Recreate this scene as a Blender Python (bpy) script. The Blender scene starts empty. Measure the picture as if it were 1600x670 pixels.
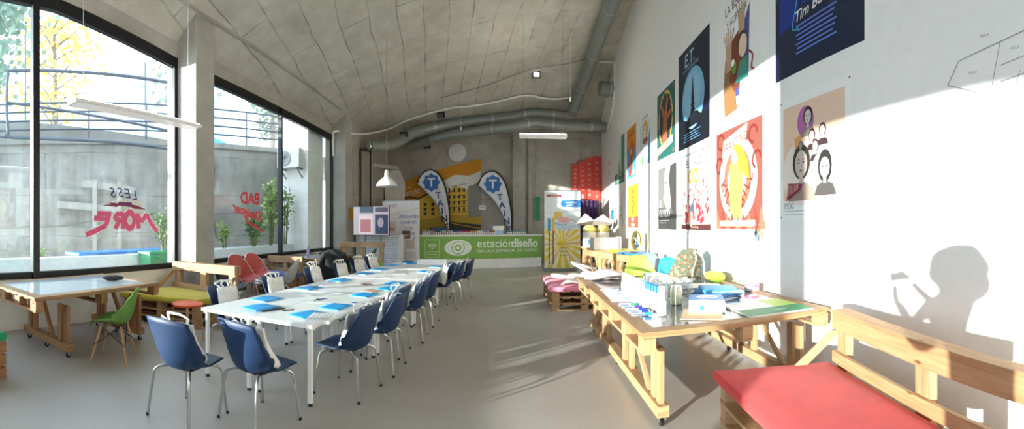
import bpy, math, random
from mathutils import Vector, Matrix
from mathutils.geometry import tessellate_polygon

# ------------------------------------------------------------------ camera, sky, sun, exposure
SC = bpy.context.scene
COL = SC.collection
cam = bpy.data.cameras.new('camera')
cam.type = 'PANO'
cam.panorama_type = 'CENTRAL_CYLINDRICAL'
FP = 650.0
cam.central_cylindrical_range_u_min = -805 / FP
cam.central_cylindrical_range_u_max = 795 / FP
cam.central_cylindrical_range_v_min = -318 / FP
cam.central_cylindrical_range_v_max = 352 / FP
cam.central_cylindrical_radius = 1.0
cam.clip_start = 0.05
cam.clip_end = 500
co = bpy.data.objects.new('camera', cam)
COL.objects.link(co)
co.location = (0, 0, 1.6)
co.rotation_euler = (math.pi / 2, 0, 0)
SC.camera = co

world = bpy.data.worlds.new('sky')
SC.world = world
world.use_nodes = True
wn = world.node_tree
wn.nodes.clear()
wo = wn.nodes.new('ShaderNodeOutputWorld')
wb = wn.nodes.new('ShaderNodeBackground')
wt = wn.nodes.new('ShaderNodeTexCoord')
ws = wn.nodes.new('ShaderNodeSeparateXYZ')
wr = wn.nodes.new('ShaderNodeValToRGB')
wr.color_ramp.elements[0].position = 0.0
wr.color_ramp.elements[0].color = (0.80, 0.90, 1.0, 1)
wr.color_ramp.elements[1].position = 0.7
wr.color_ramp.elements[1].color = (0.62, 0.78, 1.0, 1)
wn.links.new(wt.outputs['Generated'], ws.inputs[0])
wn.links.new(ws.outputs['Z'], wr.inputs[0])
wn.links.new(wr.outputs[0], wb.inputs[0])
wb.inputs[1].default_value = 2.3
wn.links.new(wb.outputs[0], wo.inputs[0])

sl = bpy.data.lights.new('sun', 'SUN')
sl.energy = 6.8
sl.angle = math.radians(0.6)
sl.color = (1.0, 0.95, 0.87)
so = bpy.data.objects.new('sun', sl)
COL.objects.link(so)
so.location = (-20, -15, 8)
so.rotation_euler = Vector((0.782, 0.611, -0.12)).to_track_quat('-Z', 'Y').to_euler()

SC.view_settings.view_transform = 'Standard'
SC.view_settings.look = 'None'
SC.view_settings.exposure = 1.2
SC.view_settings.gamma = 1.0
SC.view_settings.use_curve_mapping = False
SC.cycles.max_bounces = 10
SC.cycles.diffuse_bounces = 6
SC.cycles.transparent_max_bounces = 16
SC.cycles.sample_clamp_indirect = 8.0

R = math.radians
random.seed(11)


# ------------------------------------------------------------------ materials
def lin(h):
    if isinstance(h, str):
        h = h.lstrip('#')
        c = [int(h[i:i + 2], 16) / 255 for i in (0, 2, 4)]
    else:
        c = list(h)
    return tuple(x / 12.92 if x <= 0.04045 else ((x + 0.055) / 1.055) ** 2.4 for x in c) + (1.0,)


MATS = {}


def _new(name):
    m = bpy.data.materials.new(name)
    m.use_nodes = True
    nt = m.node_tree
    return m, nt, nt.nodes['Principled BSDF']


def mixc(nt, fac, a, b):
    n = nt.nodes.new('ShaderNodeMix')
    n.data_type = 'RGBA'
    if isinstance(a, tuple): n.inputs['A'].default_value = a
    else: nt.links.new(a, n.inputs['A'])
    if isinstance(b, tuple): n.inputs['B'].default_value = b
    else: nt.links.new(b, n.inputs['B'])
    if isinstance(fac, (int, float)): n.inputs['Factor'].default_value = fac
    else: nt.links.new(fac, n.inputs['Factor'])
    return n.outputs['Result']


def noise(nt, vec, scale, detail=4, rough=0.55, lo=0.35, hi=0.65, mapping=None):
    if mapping:
        mp = nt.nodes.new('ShaderNodeMapping')
        mp.inputs['Scale'].default_value = mapping
        nt.links.new(vec, mp.inputs[0])
        vec = mp.outputs[0]
    n = nt.nodes.new('ShaderNodeTexNoise')
    n.inputs['Scale'].default_value = scale
    n.inputs['Detail'].default_value = detail
    n.inputs['Roughness'].default_value = rough
    nt.links.new(vec, n.inputs['Vector'])
    r = nt.nodes.new('ShaderNodeMapRange')
    r.inputs[1].default_value = lo
    r.inputs[2].default_value = hi
    nt.links.new(n.outputs[0], r.inputs[0])
    return r.outputs[0]


def texc(nt, which='Object'):
    t = nt.nodes.new('ShaderNodeTexCoord')
    return t.outputs[which]


def bump(nt, b, h, strength=0.3, dist=0.01):
    n = nt.nodes.new('ShaderNodeBump')
    n.inputs['Strength'].default_value = strength
    n.inputs['Distance'].default_value = dist
    nt.links.new(h, n.inputs['Height'])
    nt.links.new(n.outputs[0], b.inputs['Normal'])


def plain(hexc, rough=0.5, metal=0.0, var=0.05, sub=0.0):
    """painted / plastic / card / cloth surface with slight procedural unevenness"""
    key = ('plain', hexc, rough, metal, var)
    if key in MATS: return MATS[key]
    m, nt, b = _new('surface_' + str(hexc).strip('#'))
    c = lin(hexc)
    v = noise(nt, texc(nt), 9.0, 3)
    dk = tuple(x * (1 - var * 2) for x in c[:3]) + (1,)
    nt.links.new(mixc(nt, v, dk, c), b.inputs['Base Color'])
    b.inputs['Roughness'].default_value = rough
    b.inputs['Metallic'].default_value = metal
    MATS[key] = m
    return m


def cloth(hexc, rough=0.9, scale=260):
    key = ('cloth', hexc, scale)
    if key in MATS: return MATS[key]
    m, nt, b = _new('fabric_' + hexc.strip('#'))
    c = lin(hexc)
    v = noise(nt, texc(nt), 5.0, 4)
    f = noise(nt, texc(nt), scale, 2)
    nt.links.new(mixc(nt, v, tuple(x * 0.86 for x in c[:3]) + (1,), c), b.inputs['Base Color'])
    bump(nt, b, f, 0.25, 0.001)
    b.inputs['Roughness'].default_value = rough
    b.inputs['Sheen Weight'].default_value = 0.15
    MATS[key] = m
    return m


def wood(name, light, dark, rough=0.6, knots=True, grain=1.0):
    key = ('wood', name)
    if key in MATS: return MATS[key]
    m, nt, b = _new(name)
    uv = texc(nt, 'UV')
    g = noise(nt, uv, 1.0, 6, 0.6, 0.3, 0.7, (2.2, 38 * grain, 1))
    w = noise(nt, uv, 1.0, 3, 0.5, 0.35, 0.65, (0.9, 7, 1))
    c = mixc(nt, g, lin(dark), lin(light))
    c = mixc(nt, w, c, mixc(nt, 0.5, c, lin(light)))
    if knots:
        mp = nt.nodes.new('ShaderNodeMapping')
        mp.inputs['Scale'].default_value = (2.6, 9, 1)
        nt.links.new(uv, mp.inputs[0])
        vo = nt.nodes.new('ShaderNodeTexVoronoi')
        vo.inputs['Scale'].default_value = 1.0
        nt.links.new(mp.outputs[0], vo.inputs['Vector'])
        r = nt.nodes.new('ShaderNodeMapRange')
        r.inputs[1].default_value = 0.05
        r.inputs[2].default_value = 0.13
        nt.links.new(vo.outputs['Distance'], r.inputs[0])
        c = mixc(nt, r.outputs[0], lin('#6b4526'), c)
    nt.links.new(c, b.inputs['Base Color'])
    bump(nt, b, g, 0.25, 0.002)
    b.inputs['Roughness'].default_value = rough
    MATS[key] = m
    return m


def concrete(name, a, bb, plank=None, rough=0.85, streak=False, bs=0.5, stain='#6f6a5f'):
    key = ('conc', name)
    if key in MATS: return MATS[key]
    m, nt, b = _new(name)
    oc = texc(nt)
    big = noise(nt, oc, 0.55, 6, 0.6, 0.32, 0.68)
    mid = noise(nt, oc, 3.0, 6, 0.65, 0.3, 0.7)
    fine = noise(nt, oc, 45.0, 4, 0.6, 0.3, 0.7)
    c = mixc(nt, big, lin(a), lin(bb))
    md = nt.nodes.new('ShaderNodeMath'); md.operation = 'MULTIPLY'; md.inputs[1].default_value = 0.35
    nt.links.new(mid, md.inputs[0])
    c = mixc(nt, md.outputs[0], c, lin(stain))
    if streak:
        st = noise(nt, oc, 1.0, 5, 0.6, 0.5, 0.75, (2.5, 2.5, 0.35))
        m2 = nt.nodes.new('ShaderNodeMath'); m2.operation = 'MULTIPLY'; m2.inputs[1].default_value = 0.55
        nt.links.new(st, m2.inputs[0])
        c = mixc(nt, m2.outputs[0], c, lin(stain))
    h = fine
    if plank:
        # board marks cast into the concrete: brick seams in the object's own coordinates
        sx, sy, wdt, dirv = plank
        mp = nt.nodes.new('ShaderNodeMapping')
        mp.inputs['Rotation'].default_value = dirv
        nt.links.new(oc, mp.inputs[0])
        dis = nt.nodes.new('ShaderNodeTexNoise'); dis.inputs['Scale'].default_value = 0.8
        nt.links.new(oc, dis.inputs['Vector'])
        va = nt.nodes.new('ShaderNodeVectorMath'); va.operation = 'MULTIPLY_ADD'
        va.inputs[1].default_value = (0.18, 0.18, 0.18)
        nt.links.new(dis.outputs['Color'], va.inputs[0])
        nt.links.new(mp.outputs[0], va.inputs[2])
        br = nt.nodes.new('ShaderNodeTexBrick')
        br.inputs['Scale'].default_value = 1.0
        br.inputs['Brick Width'].default_value = sx
        br.inputs['Row Height'].default_value = sy
        br.inputs['Mortar Size'].default_value = wdt
        br.inputs['Mortar Smooth'].default_value = 0.3
        br.inputs['Color1'].default_value = (1, 1, 1, 1)
        br.inputs['Color2'].default_value = (0.72, 0.72, 0.72, 1)
        br.inputs['Mortar'].default_value = (0.12, 0.12, 0.12, 1)
        nt.links.new(va.outputs[0], br.inputs['Vector'])
        brk = noise(nt, oc, 1.7, 3, 0.5, 0.42, 0.6)
        mm = nt.nodes.new('ShaderNodeMix'); mm.data_type = 'RGBA'; mm.blend_type = 'MULTIPLY'
        m3 = nt.nodes.new('ShaderNodeMath'); m3.operation = 'MULTIPLY_ADD'; m3.inputs[1].default_value = 0.45; m3.inputs[2].default_value = 0.08
        nt.links.new(brk, m3.inputs[0])
        nt.links.new(m3.outputs[0], mm.inputs['Factor'])
        nt.links.new(c, mm.inputs['A'])
        nt.links.new(br.outputs['Color'], mm.inputs['B'])
        c = mm.outputs['Result']
        ad = nt.nodes.new('ShaderNodeMath'); ad.operation = 'MULTIPLY_ADD'; ad.inputs[1].default_value = 0.25
        nt.links.new(fine, ad.inputs[0])
        nt.links.new(br.outputs['Color'], ad.inputs[2])
        h = ad.outputs[0]
    nt.links.new(c, b.inputs['Base Color'])
    bump(nt, b, h, bs, 0.012)
    b.inputs['Roughness'].default_value = rough
    MATS[key] = m
    return m


def thin_glass(name, tint=(0.93, 0.97, 0.97, 1), refl=0.08):
    key = ('glass', name)
    if key in MATS: return MATS[key]
    m = bpy.data.materials.new(name)
    m.use_nodes = True
    nt = m.node_tree
    nt.nodes.clear()
    o = nt.nodes.new('ShaderNodeOutputMaterial')
    t = nt.nodes.new('ShaderNodeBsdfTransparent'); t.inputs[0].default_value = tint
    g = nt.nodes.new('ShaderNodeBsdfGlossy'); g.inputs['Roughness'].default_value = 0.02
    fr = nt.nodes.new('ShaderNodeLayerWeight'); fr.inputs[0].default_value = 0.5
    pw = nt.nodes.new('ShaderNodeMath'); pw.operation = 'POWER'; pw.inputs[1].default_value = 4.0
    mu = nt.nodes.new('ShaderNodeMath'); mu.operation = 'MULTIPLY_ADD'; mu.inputs[1].default_value = 0.35; mu.inputs[2].default_value = refl * .3
    mu.use_clamp = True
    mx = nt.nodes.new('ShaderNodeMixShader')
    nt.links.new(fr.outputs['Facing'], pw.inputs[0])
    nt.links.new(pw.outputs[0], mu.inputs[0])
    nt.links.new(mu.outputs[0], mx.inputs[0])
    nt.links.new(t.outputs[0], mx.inputs[1])
    nt.links.new(g.outputs[0], mx.inputs[2])
    nt.links.new(mx.outputs[0], o.inputs[0])
    MATS[key] = m
    return m


def leafy(hexa_, hexb):
    key = ('leaf', hexa_, hexb)
    if key in MATS: return MATS[key]
    m, nt, b = _new('leaves_' + hexa_.strip('#'))
    v = noise(nt, texc(nt), 2.5, 3)
    nt.links.new(mixc(nt, v, lin(hexa_), lin(hexb)), b.inputs['Base Color'])
    b.inputs['Roughness'].default_value = 0.6
    b.inputs['Subsurface Weight'].default_value = 0.0
    MATS[key] = m
    return m


def emit(hexc, s):
    key = ('emit', hexc, s)
    if key in MATS: return MATS[key]
    m, nt, b = _new('lit_' + hexc.strip('#'))
    b.inputs['Base Color'].default_value = (0.02, 0.02, 0.02, 1)
    b.inputs['Emission Color'].default_value = lin(hexc)
    b.inputs['Emission Strength'].default_value = s
    b.inputs['Roughness'].default_value = 0.2
    MATS[key] = m
    return m


PALLET = wood('pallet_pine', '#c49d74', '#936d48')
PALLET_D = wood('pallet_pine_aged', '#b98a5c', '#835736')
OSB = wood('table_edge_board', '#b08a62', '#83603f', 0.55, True, 0.5)
BEECH = wood('beech_dowel', '#d8ab78', '#b78350', 0.5, False)
PLY = wood('plywood', '#c79566', '#a06e42', 0.6, False)
WHITE = plain('#f1f1ef', 0.45)
BLACK = plain('#17181a', 0.45)
CHROME = plain('#cfcfcc', 0.22, 1.0, 0.02)
STEEL = plain('#b9bab8', 0.35, 0.9, 0.02)
ALU = plain('#8d9090', 0.45, 0.6, 0.05)
PAPER = plain('#f4f4f2', 0.8, 0, 0.01)


# ------------------------------------------------------------------ mesh builder
class MB:
    def __init__(self, xf=None):
        self.v, self.f, self.m, self.uv = [], [], [], []
        self.xf = xf
        self.mats = []
        self.k = 0

    def mi(self, mat):
        if mat not in self.mats: self.mats.append(mat)
        return self.mats.index(mat)

    def add(self, vs, fs, mat, uvs=None):
        b = len(self.v)
        i = self.mi(mat)
        for p in vs:
            p = Vector(p)
            if self.xf: p = Vector(self.xf(p))
            self.v.append(p)
        for k, f in enumerate(fs):
            self.f.append([b + j for j in f])
            self.m.append(i)
            self.uv.append(uvs[k] if uvs else None)

    def hexa(self, p, mat):
        """p: 8 corners, bottom ring 0-3 counter-clockwise seen from above, top ring 4-7"""
        fs = [(3, 2, 1, 0), (4, 5, 6, 7), (0, 1, 5, 4), (1, 2, 6, 5), (2, 3, 7, 6), (3, 0, 4, 7)]
        q = [Vector(a) for a in p]
        ex = (q[1] - q[0]).length; ey = (q[3] - q[0]).length; ez = (q[4] - q[0]).length
        o = (random.uniform(0, 30), random.uniform(0, 30))
        L = max(ex, ey, ez)
        uvs = []
        for f in fs:
            a, b, d = q[f[0]], q[f[1]], q[f[3]]
            l1, l2 = (b - a).length, (d - a).length
            if l1 >= l2: uvs.append([(o[0], o[1]), (o[0] + l1, o[1]), (o[0] + l1, o[1] + l2), (o[0], o[1] + l2)])
            else: uvs.append([(o[0], o[1]), (o[0], o[1] + l1), (o[0] + l2, o[1] + l1), (o[0] + l2, o[1])])
        self.add(q, fs, mat, uvs)

    def box(self, x0, x1, y0, y1, z0, z1, mat, M=None):
        p = [(x0, y0, z0), (x1, y0, z0), (x1, y1, z0), (x0, y1, z0), (x0, y0, z1), (x1, y0, z1), (x1, y1, z1), (x0, y1, z1)]
        if M is not None: p = [M @ Vector(a) for a in p]
        self.hexa(p, mat)

    def cbox(self, c, s, mat, M=None):
        M2 = Matrix.Translation(Vector(c)) @ (M if M is not None else Matrix.Identity(4))
        self.box(-s[0] / 2, s[0] / 2, -s[1] / 2, s[1] / 2, -s[2] / 2, s[2] / 2, mat, M2)

    def beam(self, a, b, w, h, mat, up=(0, 0, 1)):
        """board from a to b, width w (sideways) and height h"""
        a, b = Vector(a), Vector(b)
        d = (b - a).normalized()
        up = Vector(up)
        if abs(d.dot(up)) > 0.98: up = Vector((0, 1, 0))
        s = d.cross(up).normalized()
        u = s.cross(d).normalized()
        s, u = s * w / 2, u * h / 2
        p = [a - s - u, a + s - u, b + s - u, b - s - u, a - s + u, a + s + u, b + s + u, b - s + u]
        self.hexa(p, mat)

    def tube(self, path, r, mat, n=8, closed=False, cap=True):
        path = [Vector(p) for p in path]
        N = len(path)
        rs = r if isinstance(r, (list, tuple)) else [r] * N
        rings = []
        prev = None
        for i, p in enumerate(path):
            if closed: t = path[(i + 1) % N] - path[i - 1]
            elif i == 0: t = path[1] - p
            elif i == N - 1: t = p - path[-2]
            else: t = (path[i + 1] - p).normalized() + (p - path[i - 1]).normalized()
            t = t.normalized() if t.length > 1e-9 else Vector((0, 0, 1))
            if prev is None:
                a = Vector((0, 0, 1)) if abs(t.z) < 0.9 else Vector((1, 0, 0))
                u = t.cross(a).normalized()
            else:
                u = (prev - t * prev.dot(t))
                u = u.normalized() if u.length > 1e-6 else t.orthogonal().normalized()
            prev = u
            w = t.cross(u)
            rings.append([p + (u * math.cos(2 * math.pi * k / n) + w * math.sin(2 * math.pi * k / n)) * rs[i] for k in range(n)])
        vs = [q for rg in rings for q in rg]
        fs = []
        M = N if closed else N - 1
        for i in range(M):
            j = (i + 1) % N
            for k in range(n):
                l = (k + 1) % n
                fs.append((i * n + k, i * n + l, j * n + l, j * n + k))
        if cap and not closed:
            fs.append(tuple(reversed(range(n))))
            fs.append(tuple((N - 1) * n + k for k in range(n)))
        uvs = []
        for f in fs:
            if len(f) == 4: uvs.append([(f[0] // n * .1, f[0] % n * .02), (f[1] // n * .1, f[0] % n * .02 + .02), (f[2] // n * .1, f[0] % n * .02 + .02), (f[3] // n * .1, f[0] % n * .02)])
            else: uvs.append(None)
        self.add(vs, fs, mat, uvs)

    def cyl(self, a, b, r0, mat, r1=None, n=16):
        self.tube([a, b], [r0, r0 if r1 is None else r1], mat, n)

    def lathe(self, prof, mat, c=(0, 0, 0), n=24, M=None, cap=True):
        """prof: (r, z) pairs going up"""
        vs, fs = [], []
        for r, z in prof:
            for k in range(n):
                a = 2 * math.pi * k / n
                p = Vector((r * math.cos(a), r * math.sin(a), z))
                if M is not None: p = M @ p
                vs.append(p + Vector(c))
        for i in range(len(prof) - 1):
            for k in range(n):
                l = (k + 1) % n
                fs.append((i * n + k, i * n + l, (i + 1) * n + l, (i + 1) * n + k))
        if cap:
            if prof[0][0] > 1e-4: fs.append(tuple(reversed(range(n))))
            if prof[-1][0] > 1e-4: fs.append(tuple((len(prof) - 1) * n + k for k in range(n)))
        self.add(vs, fs, mat)

    def grid(self, fn, nu, nv, mat, cu=False):
        vs = [fn(i / nu, j / nv) for j in range(nv + 1) for i in range(nu + (0 if cu else 1))]
        W = nu + (0 if cu else 1)
        fs = []
        for j in range(nv):
            for i in range(nu):
                k = (i + 1) % W if cu else i + 1
                fs.append((j * W + i, j * W + k, (j + 1) * W + k, (j + 1) * W + i))
        self.add(vs, fs, mat)

    def blob(self, c, s, mat, n=16, amp=0.0, seed=0, M=None, p=1.0):
        rnd = random.Random(seed)
        ph = [(rnd.uniform(0, 6), rnd.uniform(0, 6), rnd.choice([2, 3, 4]), rnd.choice([2, 3, 5])) for _ in range(4)]
        def sg(x): return math.copysign(abs(x) ** p, x)
        vs, fs = [], []
        for j in range(n // 2 + 1):
            th = math.pi * j / (n // 2)
            for i in range(n):
                a = 2 * math.pi * i / n
                k = 1 + amp * sum(math.sin(q[2] * a + q[0]) * math.sin(q[3] * th + q[1]) for q in ph) * math.sin(th)
                q = Vector((sg(math.sin(th) * math.cos(a)) * s[0] * k, sg(math.sin(th) * math.sin(a)) * s[1] * k, -sg(math.cos(th)) * s[2] * k))
                if M is not None: q = M @ q
                vs.append(q + Vector(c))
        for j in range(n // 2):
            for i in range(n):
                l = (i + 1) % n
                fs.append((j * n + i, j * n + l, (j + 1) * n + l, (j + 1) * n + i))
        self.add(vs, fs, mat)

    # flat artwork on a frame (origin, u, v); layer raises it off the sheet
    def shape(self, fr, pts, layer, mat):
        O, U, V = fr
        N = U.cross(V).normalized()
        self.k += 1
        vs = [O + U * p[0] + V * p[1] + N * (0.0012 * (layer + .045 * (self.k % 20))) for p in pts]
        tri = tessellate_polygon([[Vector((p[0], p[1], 0)) for p in pts]])
        fs = []
        for t in tri:
            a, b, c = (Vector(pts[i]) for i in t)
            cr = (b - a).x * (c - a).y - (b - a).y * (c - a).x
            if abs(cr) < 1e-12: continue
            fs.append(tuple(t) if cr > 0 else tuple(reversed(t)))
        self.add(vs, fs, mat)

    def rect(self, fr, x0, y0, x1, y1, layer, mat):
        self.shape(fr, [(x0, y0), (x1, y0), (x1, y1), (x0, y1)], layer, mat)

    def ell(self, fr, cx, cy, rx, ry, layer, mat, n=28, a0=0, a1=360):
        pts = [(cx + rx * math.cos(R(a0 + (a1 - a0) * k / n)), cy + ry * math.sin(R(a0 + (a1 - a0) * k / n))) for k in range(n + (0 if a1 - a0 == 360 else 1))]
        self.shape(fr, pts, layer, mat)

    def ring(self, fr, cx, cy, r0, r1, layer, mat, n=28, a0=0, a1=360, sy=1):
        for k in range(n):
            a, b = R(a0 + (a1 - a0) * k / n), R(a0 + (a1 - a0) * (k + 1) / n)
            self.shape(fr, [(cx + r0 * math.cos(a), cy + sy * r0 * math.sin(a)), (cx + r1 * math.cos(a), cy + sy * r1 * math.sin(a)),
                            (cx + r1 * math.cos(b), cy + sy * r1 * math.sin(b)), (cx + r0 * math.cos(b), cy + sy * r0 * math.sin(b))], layer, mat)

    def line(self, fr, pts, w, layer, mat):
        for (a, b) in zip(pts, pts[1:]):
            a, b = Vector(a), Vector(b)
            d = b - a
            if d.length < 1e-9: continue
            n = Vector((-d.y, d.x)).normalized() * w / 2
            self.shape(fr, [a - n, b - n, b + n, a + n], layer, mat)

    def text(self, fr, s, x, y, size, layer, mat, align='CENTER', rot=0, mirror=False, sx=1.0, shear=0.0, bold=0.0):
        vs, fs = textmesh(s, align, bold, shear)
        O, U, V = fr
        N = U.cross(V).normalized()
        self.k += 1
        c, sn = math.cos(R(rot)), math.sin(R(rot))
        out = []
        for p in vs:
            a, b = p[0] * size * sx * (-1 if mirror else 1), p[1] * size
            a, b = a * c - b * sn, a * sn + b * c
            out.append(O + U * (x + a) + V * (y + b) + N * (0.0012 * (layer + .045 * (self.k % 20))))
        if mirror: fs = [tuple(reversed(f)) for f in fs]
        self.add(out, fs, mat)

    def build(self, name, parent=None, loc=(0, 0, 0), rz=0, smooth=True, angle=38, bevel=0, solid=0, sub=0, rel=None):
        me = bpy.data.meshes.new(name)
        vs = self.v if rel is None else [p - Vector(rel) for p in self.v]
        me.from_pydata([tuple(p) for p in vs], [], self.f)
        for m in self.mats: me.materials.append(m)
        me.polygons.foreach_set('material_index', self.m)
        if any(u for u in self.uv):
            l = me.uv_layers.new(name='UVMap')
            flat = []
            for p, u in zip(self.f, self.uv):
                if u: flat += [c for q in u for c in q]
                else: flat += [0.0, 0.0] * len(p)
            l.data.foreach_set('uv', flat)
        if smooth:
            me.polygons.foreach_set('use_smooth', [True] * len(self.f))
            me.set_sharp_from_angle(angle=R(angle))
        me.update()
        o = bpy.data.objects.new(name, me)
        COL.objects.link(o)
        if solid:
            md = o.modifiers.new('thickness', 'SOLIDIFY'); md.thickness = solid; md.offset = 0
        if bevel:
            md = o.modifiers.new('bevel', 'BEVEL'); md.width = bevel; md.segments = 2; md.limit_method = 'ANGLE'; md.angle_limit = R(40)
        if sub:
            md = o.modifiers.new('subdiv', 'SUBSURF'); md.levels = sub; md.render_levels = sub
        o.location = loc
        o.rotation_euler = (0, 0, rz)
        if parent: o.parent = parent
        return o


TXT = {}


def textmesh(s, align='CENTER', bold=0.0, shear=0.0):
    k = (s, align, bold, shear)
    if k in TXT: return TXT[k]
    c = bpy.data.curves.new('lettering', 'FONT')
    c.body = s
    c.align_x = align
    c.offset = bold
    c.shear = shear
    c.resolution_u = 3
    o = bpy.data.objects.new('lettering', c)
    me = o.to_mesh()
    TXT[k] = ([tuple(v.co) for v in me.vertices], [tuple(p.vertices) for p in me.polygons])
    o.to_mesh_clear()
    bpy.data.objects.remove(o)
    bpy.data.curves.remove(c)
    return TXT[k]


def frame(o, u, v):
    return (Vector(o), Vector(u).normalized(), Vector(v).normalized())


def thing(name, label, cat, loc=(0, 0, 0), rz=0, group=None):
    o = bpy.data.objects.new(name, None)
    COL.objects.link(o)
    o.empty_display_size = 0.1
    o.location = loc
    o.rotation_euler = (0, 0, rz)
    o['label'] = label
    o['category'] = cat
    if group: o['group'] = group
    return o


def tag(o, label, cat, group=None, kind=None):
    o['label'] = label
    o['category'] = cat
    if group: o['group'] = group
    if kind: o['kind'] = kind
    return o


def struct(mb, name, label=None, **k):
    o = mb.build(name, **k)
    o['kind'] = 'structure'
    if label: o['label'] = label
    return o


def dup(root, loc=None, rz=None, label=None, group=None, scale=None):
    r = root.copy()
    COL.objects.link(r)
    if loc is not None: r.location = loc
    if rz is not None: r.rotation_euler = (0, 0, rz)
    if scale: r.scale = (scale, scale, scale)
    if label: r['label'] = label
    if group: r['group'] = group
    for ch in list(root.children):
        c = ch.copy(); COL.objects.link(c); c.parent = r
        for g in list(ch.children):
            d = g.copy(); COL.objects.link(d); d.parent = c
    return r


def lerp(a, b, t): return a + (b - a) * t


def interp(pts, x):
    if x <= pts[0][0]: return pts[0][1]
    for (a, va), (b, vb) in zip(pts, pts[1:]):
        if x <= b: return va + (vb - va) * (x - a) / (b - a)
    return pts[-1][1]


def smoothpath(pts, n=6):
    """Catmull-Rom through the points"""
    P = [Vector(p) for p in pts]
    P = [P[0] * 2 - P[1]] + P + [P[-1] * 2 - P[-2]]
    out = []
    for i in range(1, len(P) - 2):
        for k in range(n):
            t = k / n
            a, b, c, d = P[i - 1], P[i], P[i + 1], P[i + 2]
            out.append(0.5 * ((2 * b) + (c - a) * t + (2 * a - 5 * b + 4 * c - d) * t * t + (3 * b - a - 3 * c + d) * t ** 3))
    out.append(P[-2])
    return out

# ------------------------------------------------------------------ room shell
YB = 17.5          # back wall
GX = -5.94         # window line


def WX(y): return 2.75 + 0.054 * y            # right wall


HEAD = [(-7, 5.2), (3.0, 5.2), (5.6, 4.85), (12.6, 4.6), (17.5, 4.85)]
CR = [(-7, 8.6), (5, 8.6), (11.5, 8.1), (14.5, 7.5), (16.7, 6.5), (17.5, 6.2)]


def zc(x, y):
    l = interp(HEAD, y) + 0.3
    r = interp(CR, y)
    u = max(0, min(1.05, (x - GX) / (WX(y) - GX)))
    return l + (r - l) * u ** 0.75


C_WALL = concrete('board_marked_concrete', '#a8a197', '#c2bcb2', (1.9, 2.6, 0.012, (R(90), 0, 0)), stain='#857d72')
C_PLAIN = concrete('raw_concrete', '#a9a59d', '#c6c2ba', None, stain='#8b857c')
C_CEIL = concrete('ceiling_planks_concrete', '#c2beb1', '#dbd8cd', (3.1, 0.62, 0.016, (0, 0, R(78))), stain='#989078', bs=0.9)
C_OUT = concrete('retaining_wall_concrete', '#8f8b83', '#aeaba4', (3.6, 1.2, 0.012, (R(90), 0, 0)), streak=True, stain='#6f6c66')
C_WHITE = concrete('white_render', '#f3f1ec', '#fbfaf6', None, stain='#e2dfd8', bs=0.1)

# floor: polished concrete with cloudy patches
mfl, nt, b = _new('polished_concrete_floor')
oc = texc(nt)
n1 = noise(nt, oc, 0.5, 3, 0.5, 0.25, 0.75)
n2 = noise(nt, oc, 1.6, 3, 0.5, 0.25, 0.8)
n3 = noise(nt, oc, 14, 4, 0.6, 0.55, 0.8)
c = mixc(nt, n1, lin('#aaa59e'), lin('#bdb8b1'))
md = nt.nodes.new('ShaderNodeMath'); md.operation = 'MULTIPLY'; md.inputs[1].default_value = 0.4
nt.links.new(n2, md.inputs[0])
c = mixc(nt, md.outputs[0], c, lin('#a8998b'))
md = nt.nodes.new('ShaderNodeMath'); md.operation = 'MULTIPLY'; md.inputs[1].default_value = 0.25
nt.links.new(n3, md.inputs[0])
c = mixc(nt, md.outputs[0], c, lin('#ccc7bf'))
nt.links.new(c, b.inputs['Base Color'])
mr = nt.nodes.new('ShaderNodeMapRange'); mr.inputs[3].default_value = 0.30; mr.inputs[4].default_value = 0.40
nt.links.new(n2, mr.inputs[0]); nt.links.new(mr.outputs[0], b.inputs['Roughness'])
m = MB(); m.box(-6.3, 4.2, -7.2, YB + 0.3, -0.2, 0, mfl)
struct(m, 'floor', smooth=False)

# right wall: smooth white plaster
W_R = plain('#f4f3f1', 0.55, 0, 0.015)
m = MB()
m.hexa([(WX(-7.2), -7.2, -.2), (WX(-7.2) + .3, -7.2, -.2), (WX(YB) + .3, YB + .3, -.2), (WX(YB), YB + .3, -.2),
        (WX(-7.2), -7.2, 9.2), (WX(-7.2) + .3, -7.2, 9.2), (WX(YB) + .3, YB + .3, 9.2), (WX(YB), YB + .3, 9.2)], W_R)
struct(m, 'wall_right', smooth=False)
# back wall, with the two shallow pilasters of the cast concrete
m = MB()
m.box(-6.3, 4.1, YB, YB + .3, -.2, 8.6, C_WALL)
m.box(-.1, .42, YB - .22, YB, 0, 6.6, C_WALL)
m.box(.55, .72, YB - .1, YB, 0, 6.6, C_WALL)
struct(m, 'wall_back', smooth=False)
# wall behind the camera
m = MB()
m.box(-6.3, 3.0, -7.5, -7.2, -.2, 9.0, W_R)
struct(m, 'wall_front', smooth=False)
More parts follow.
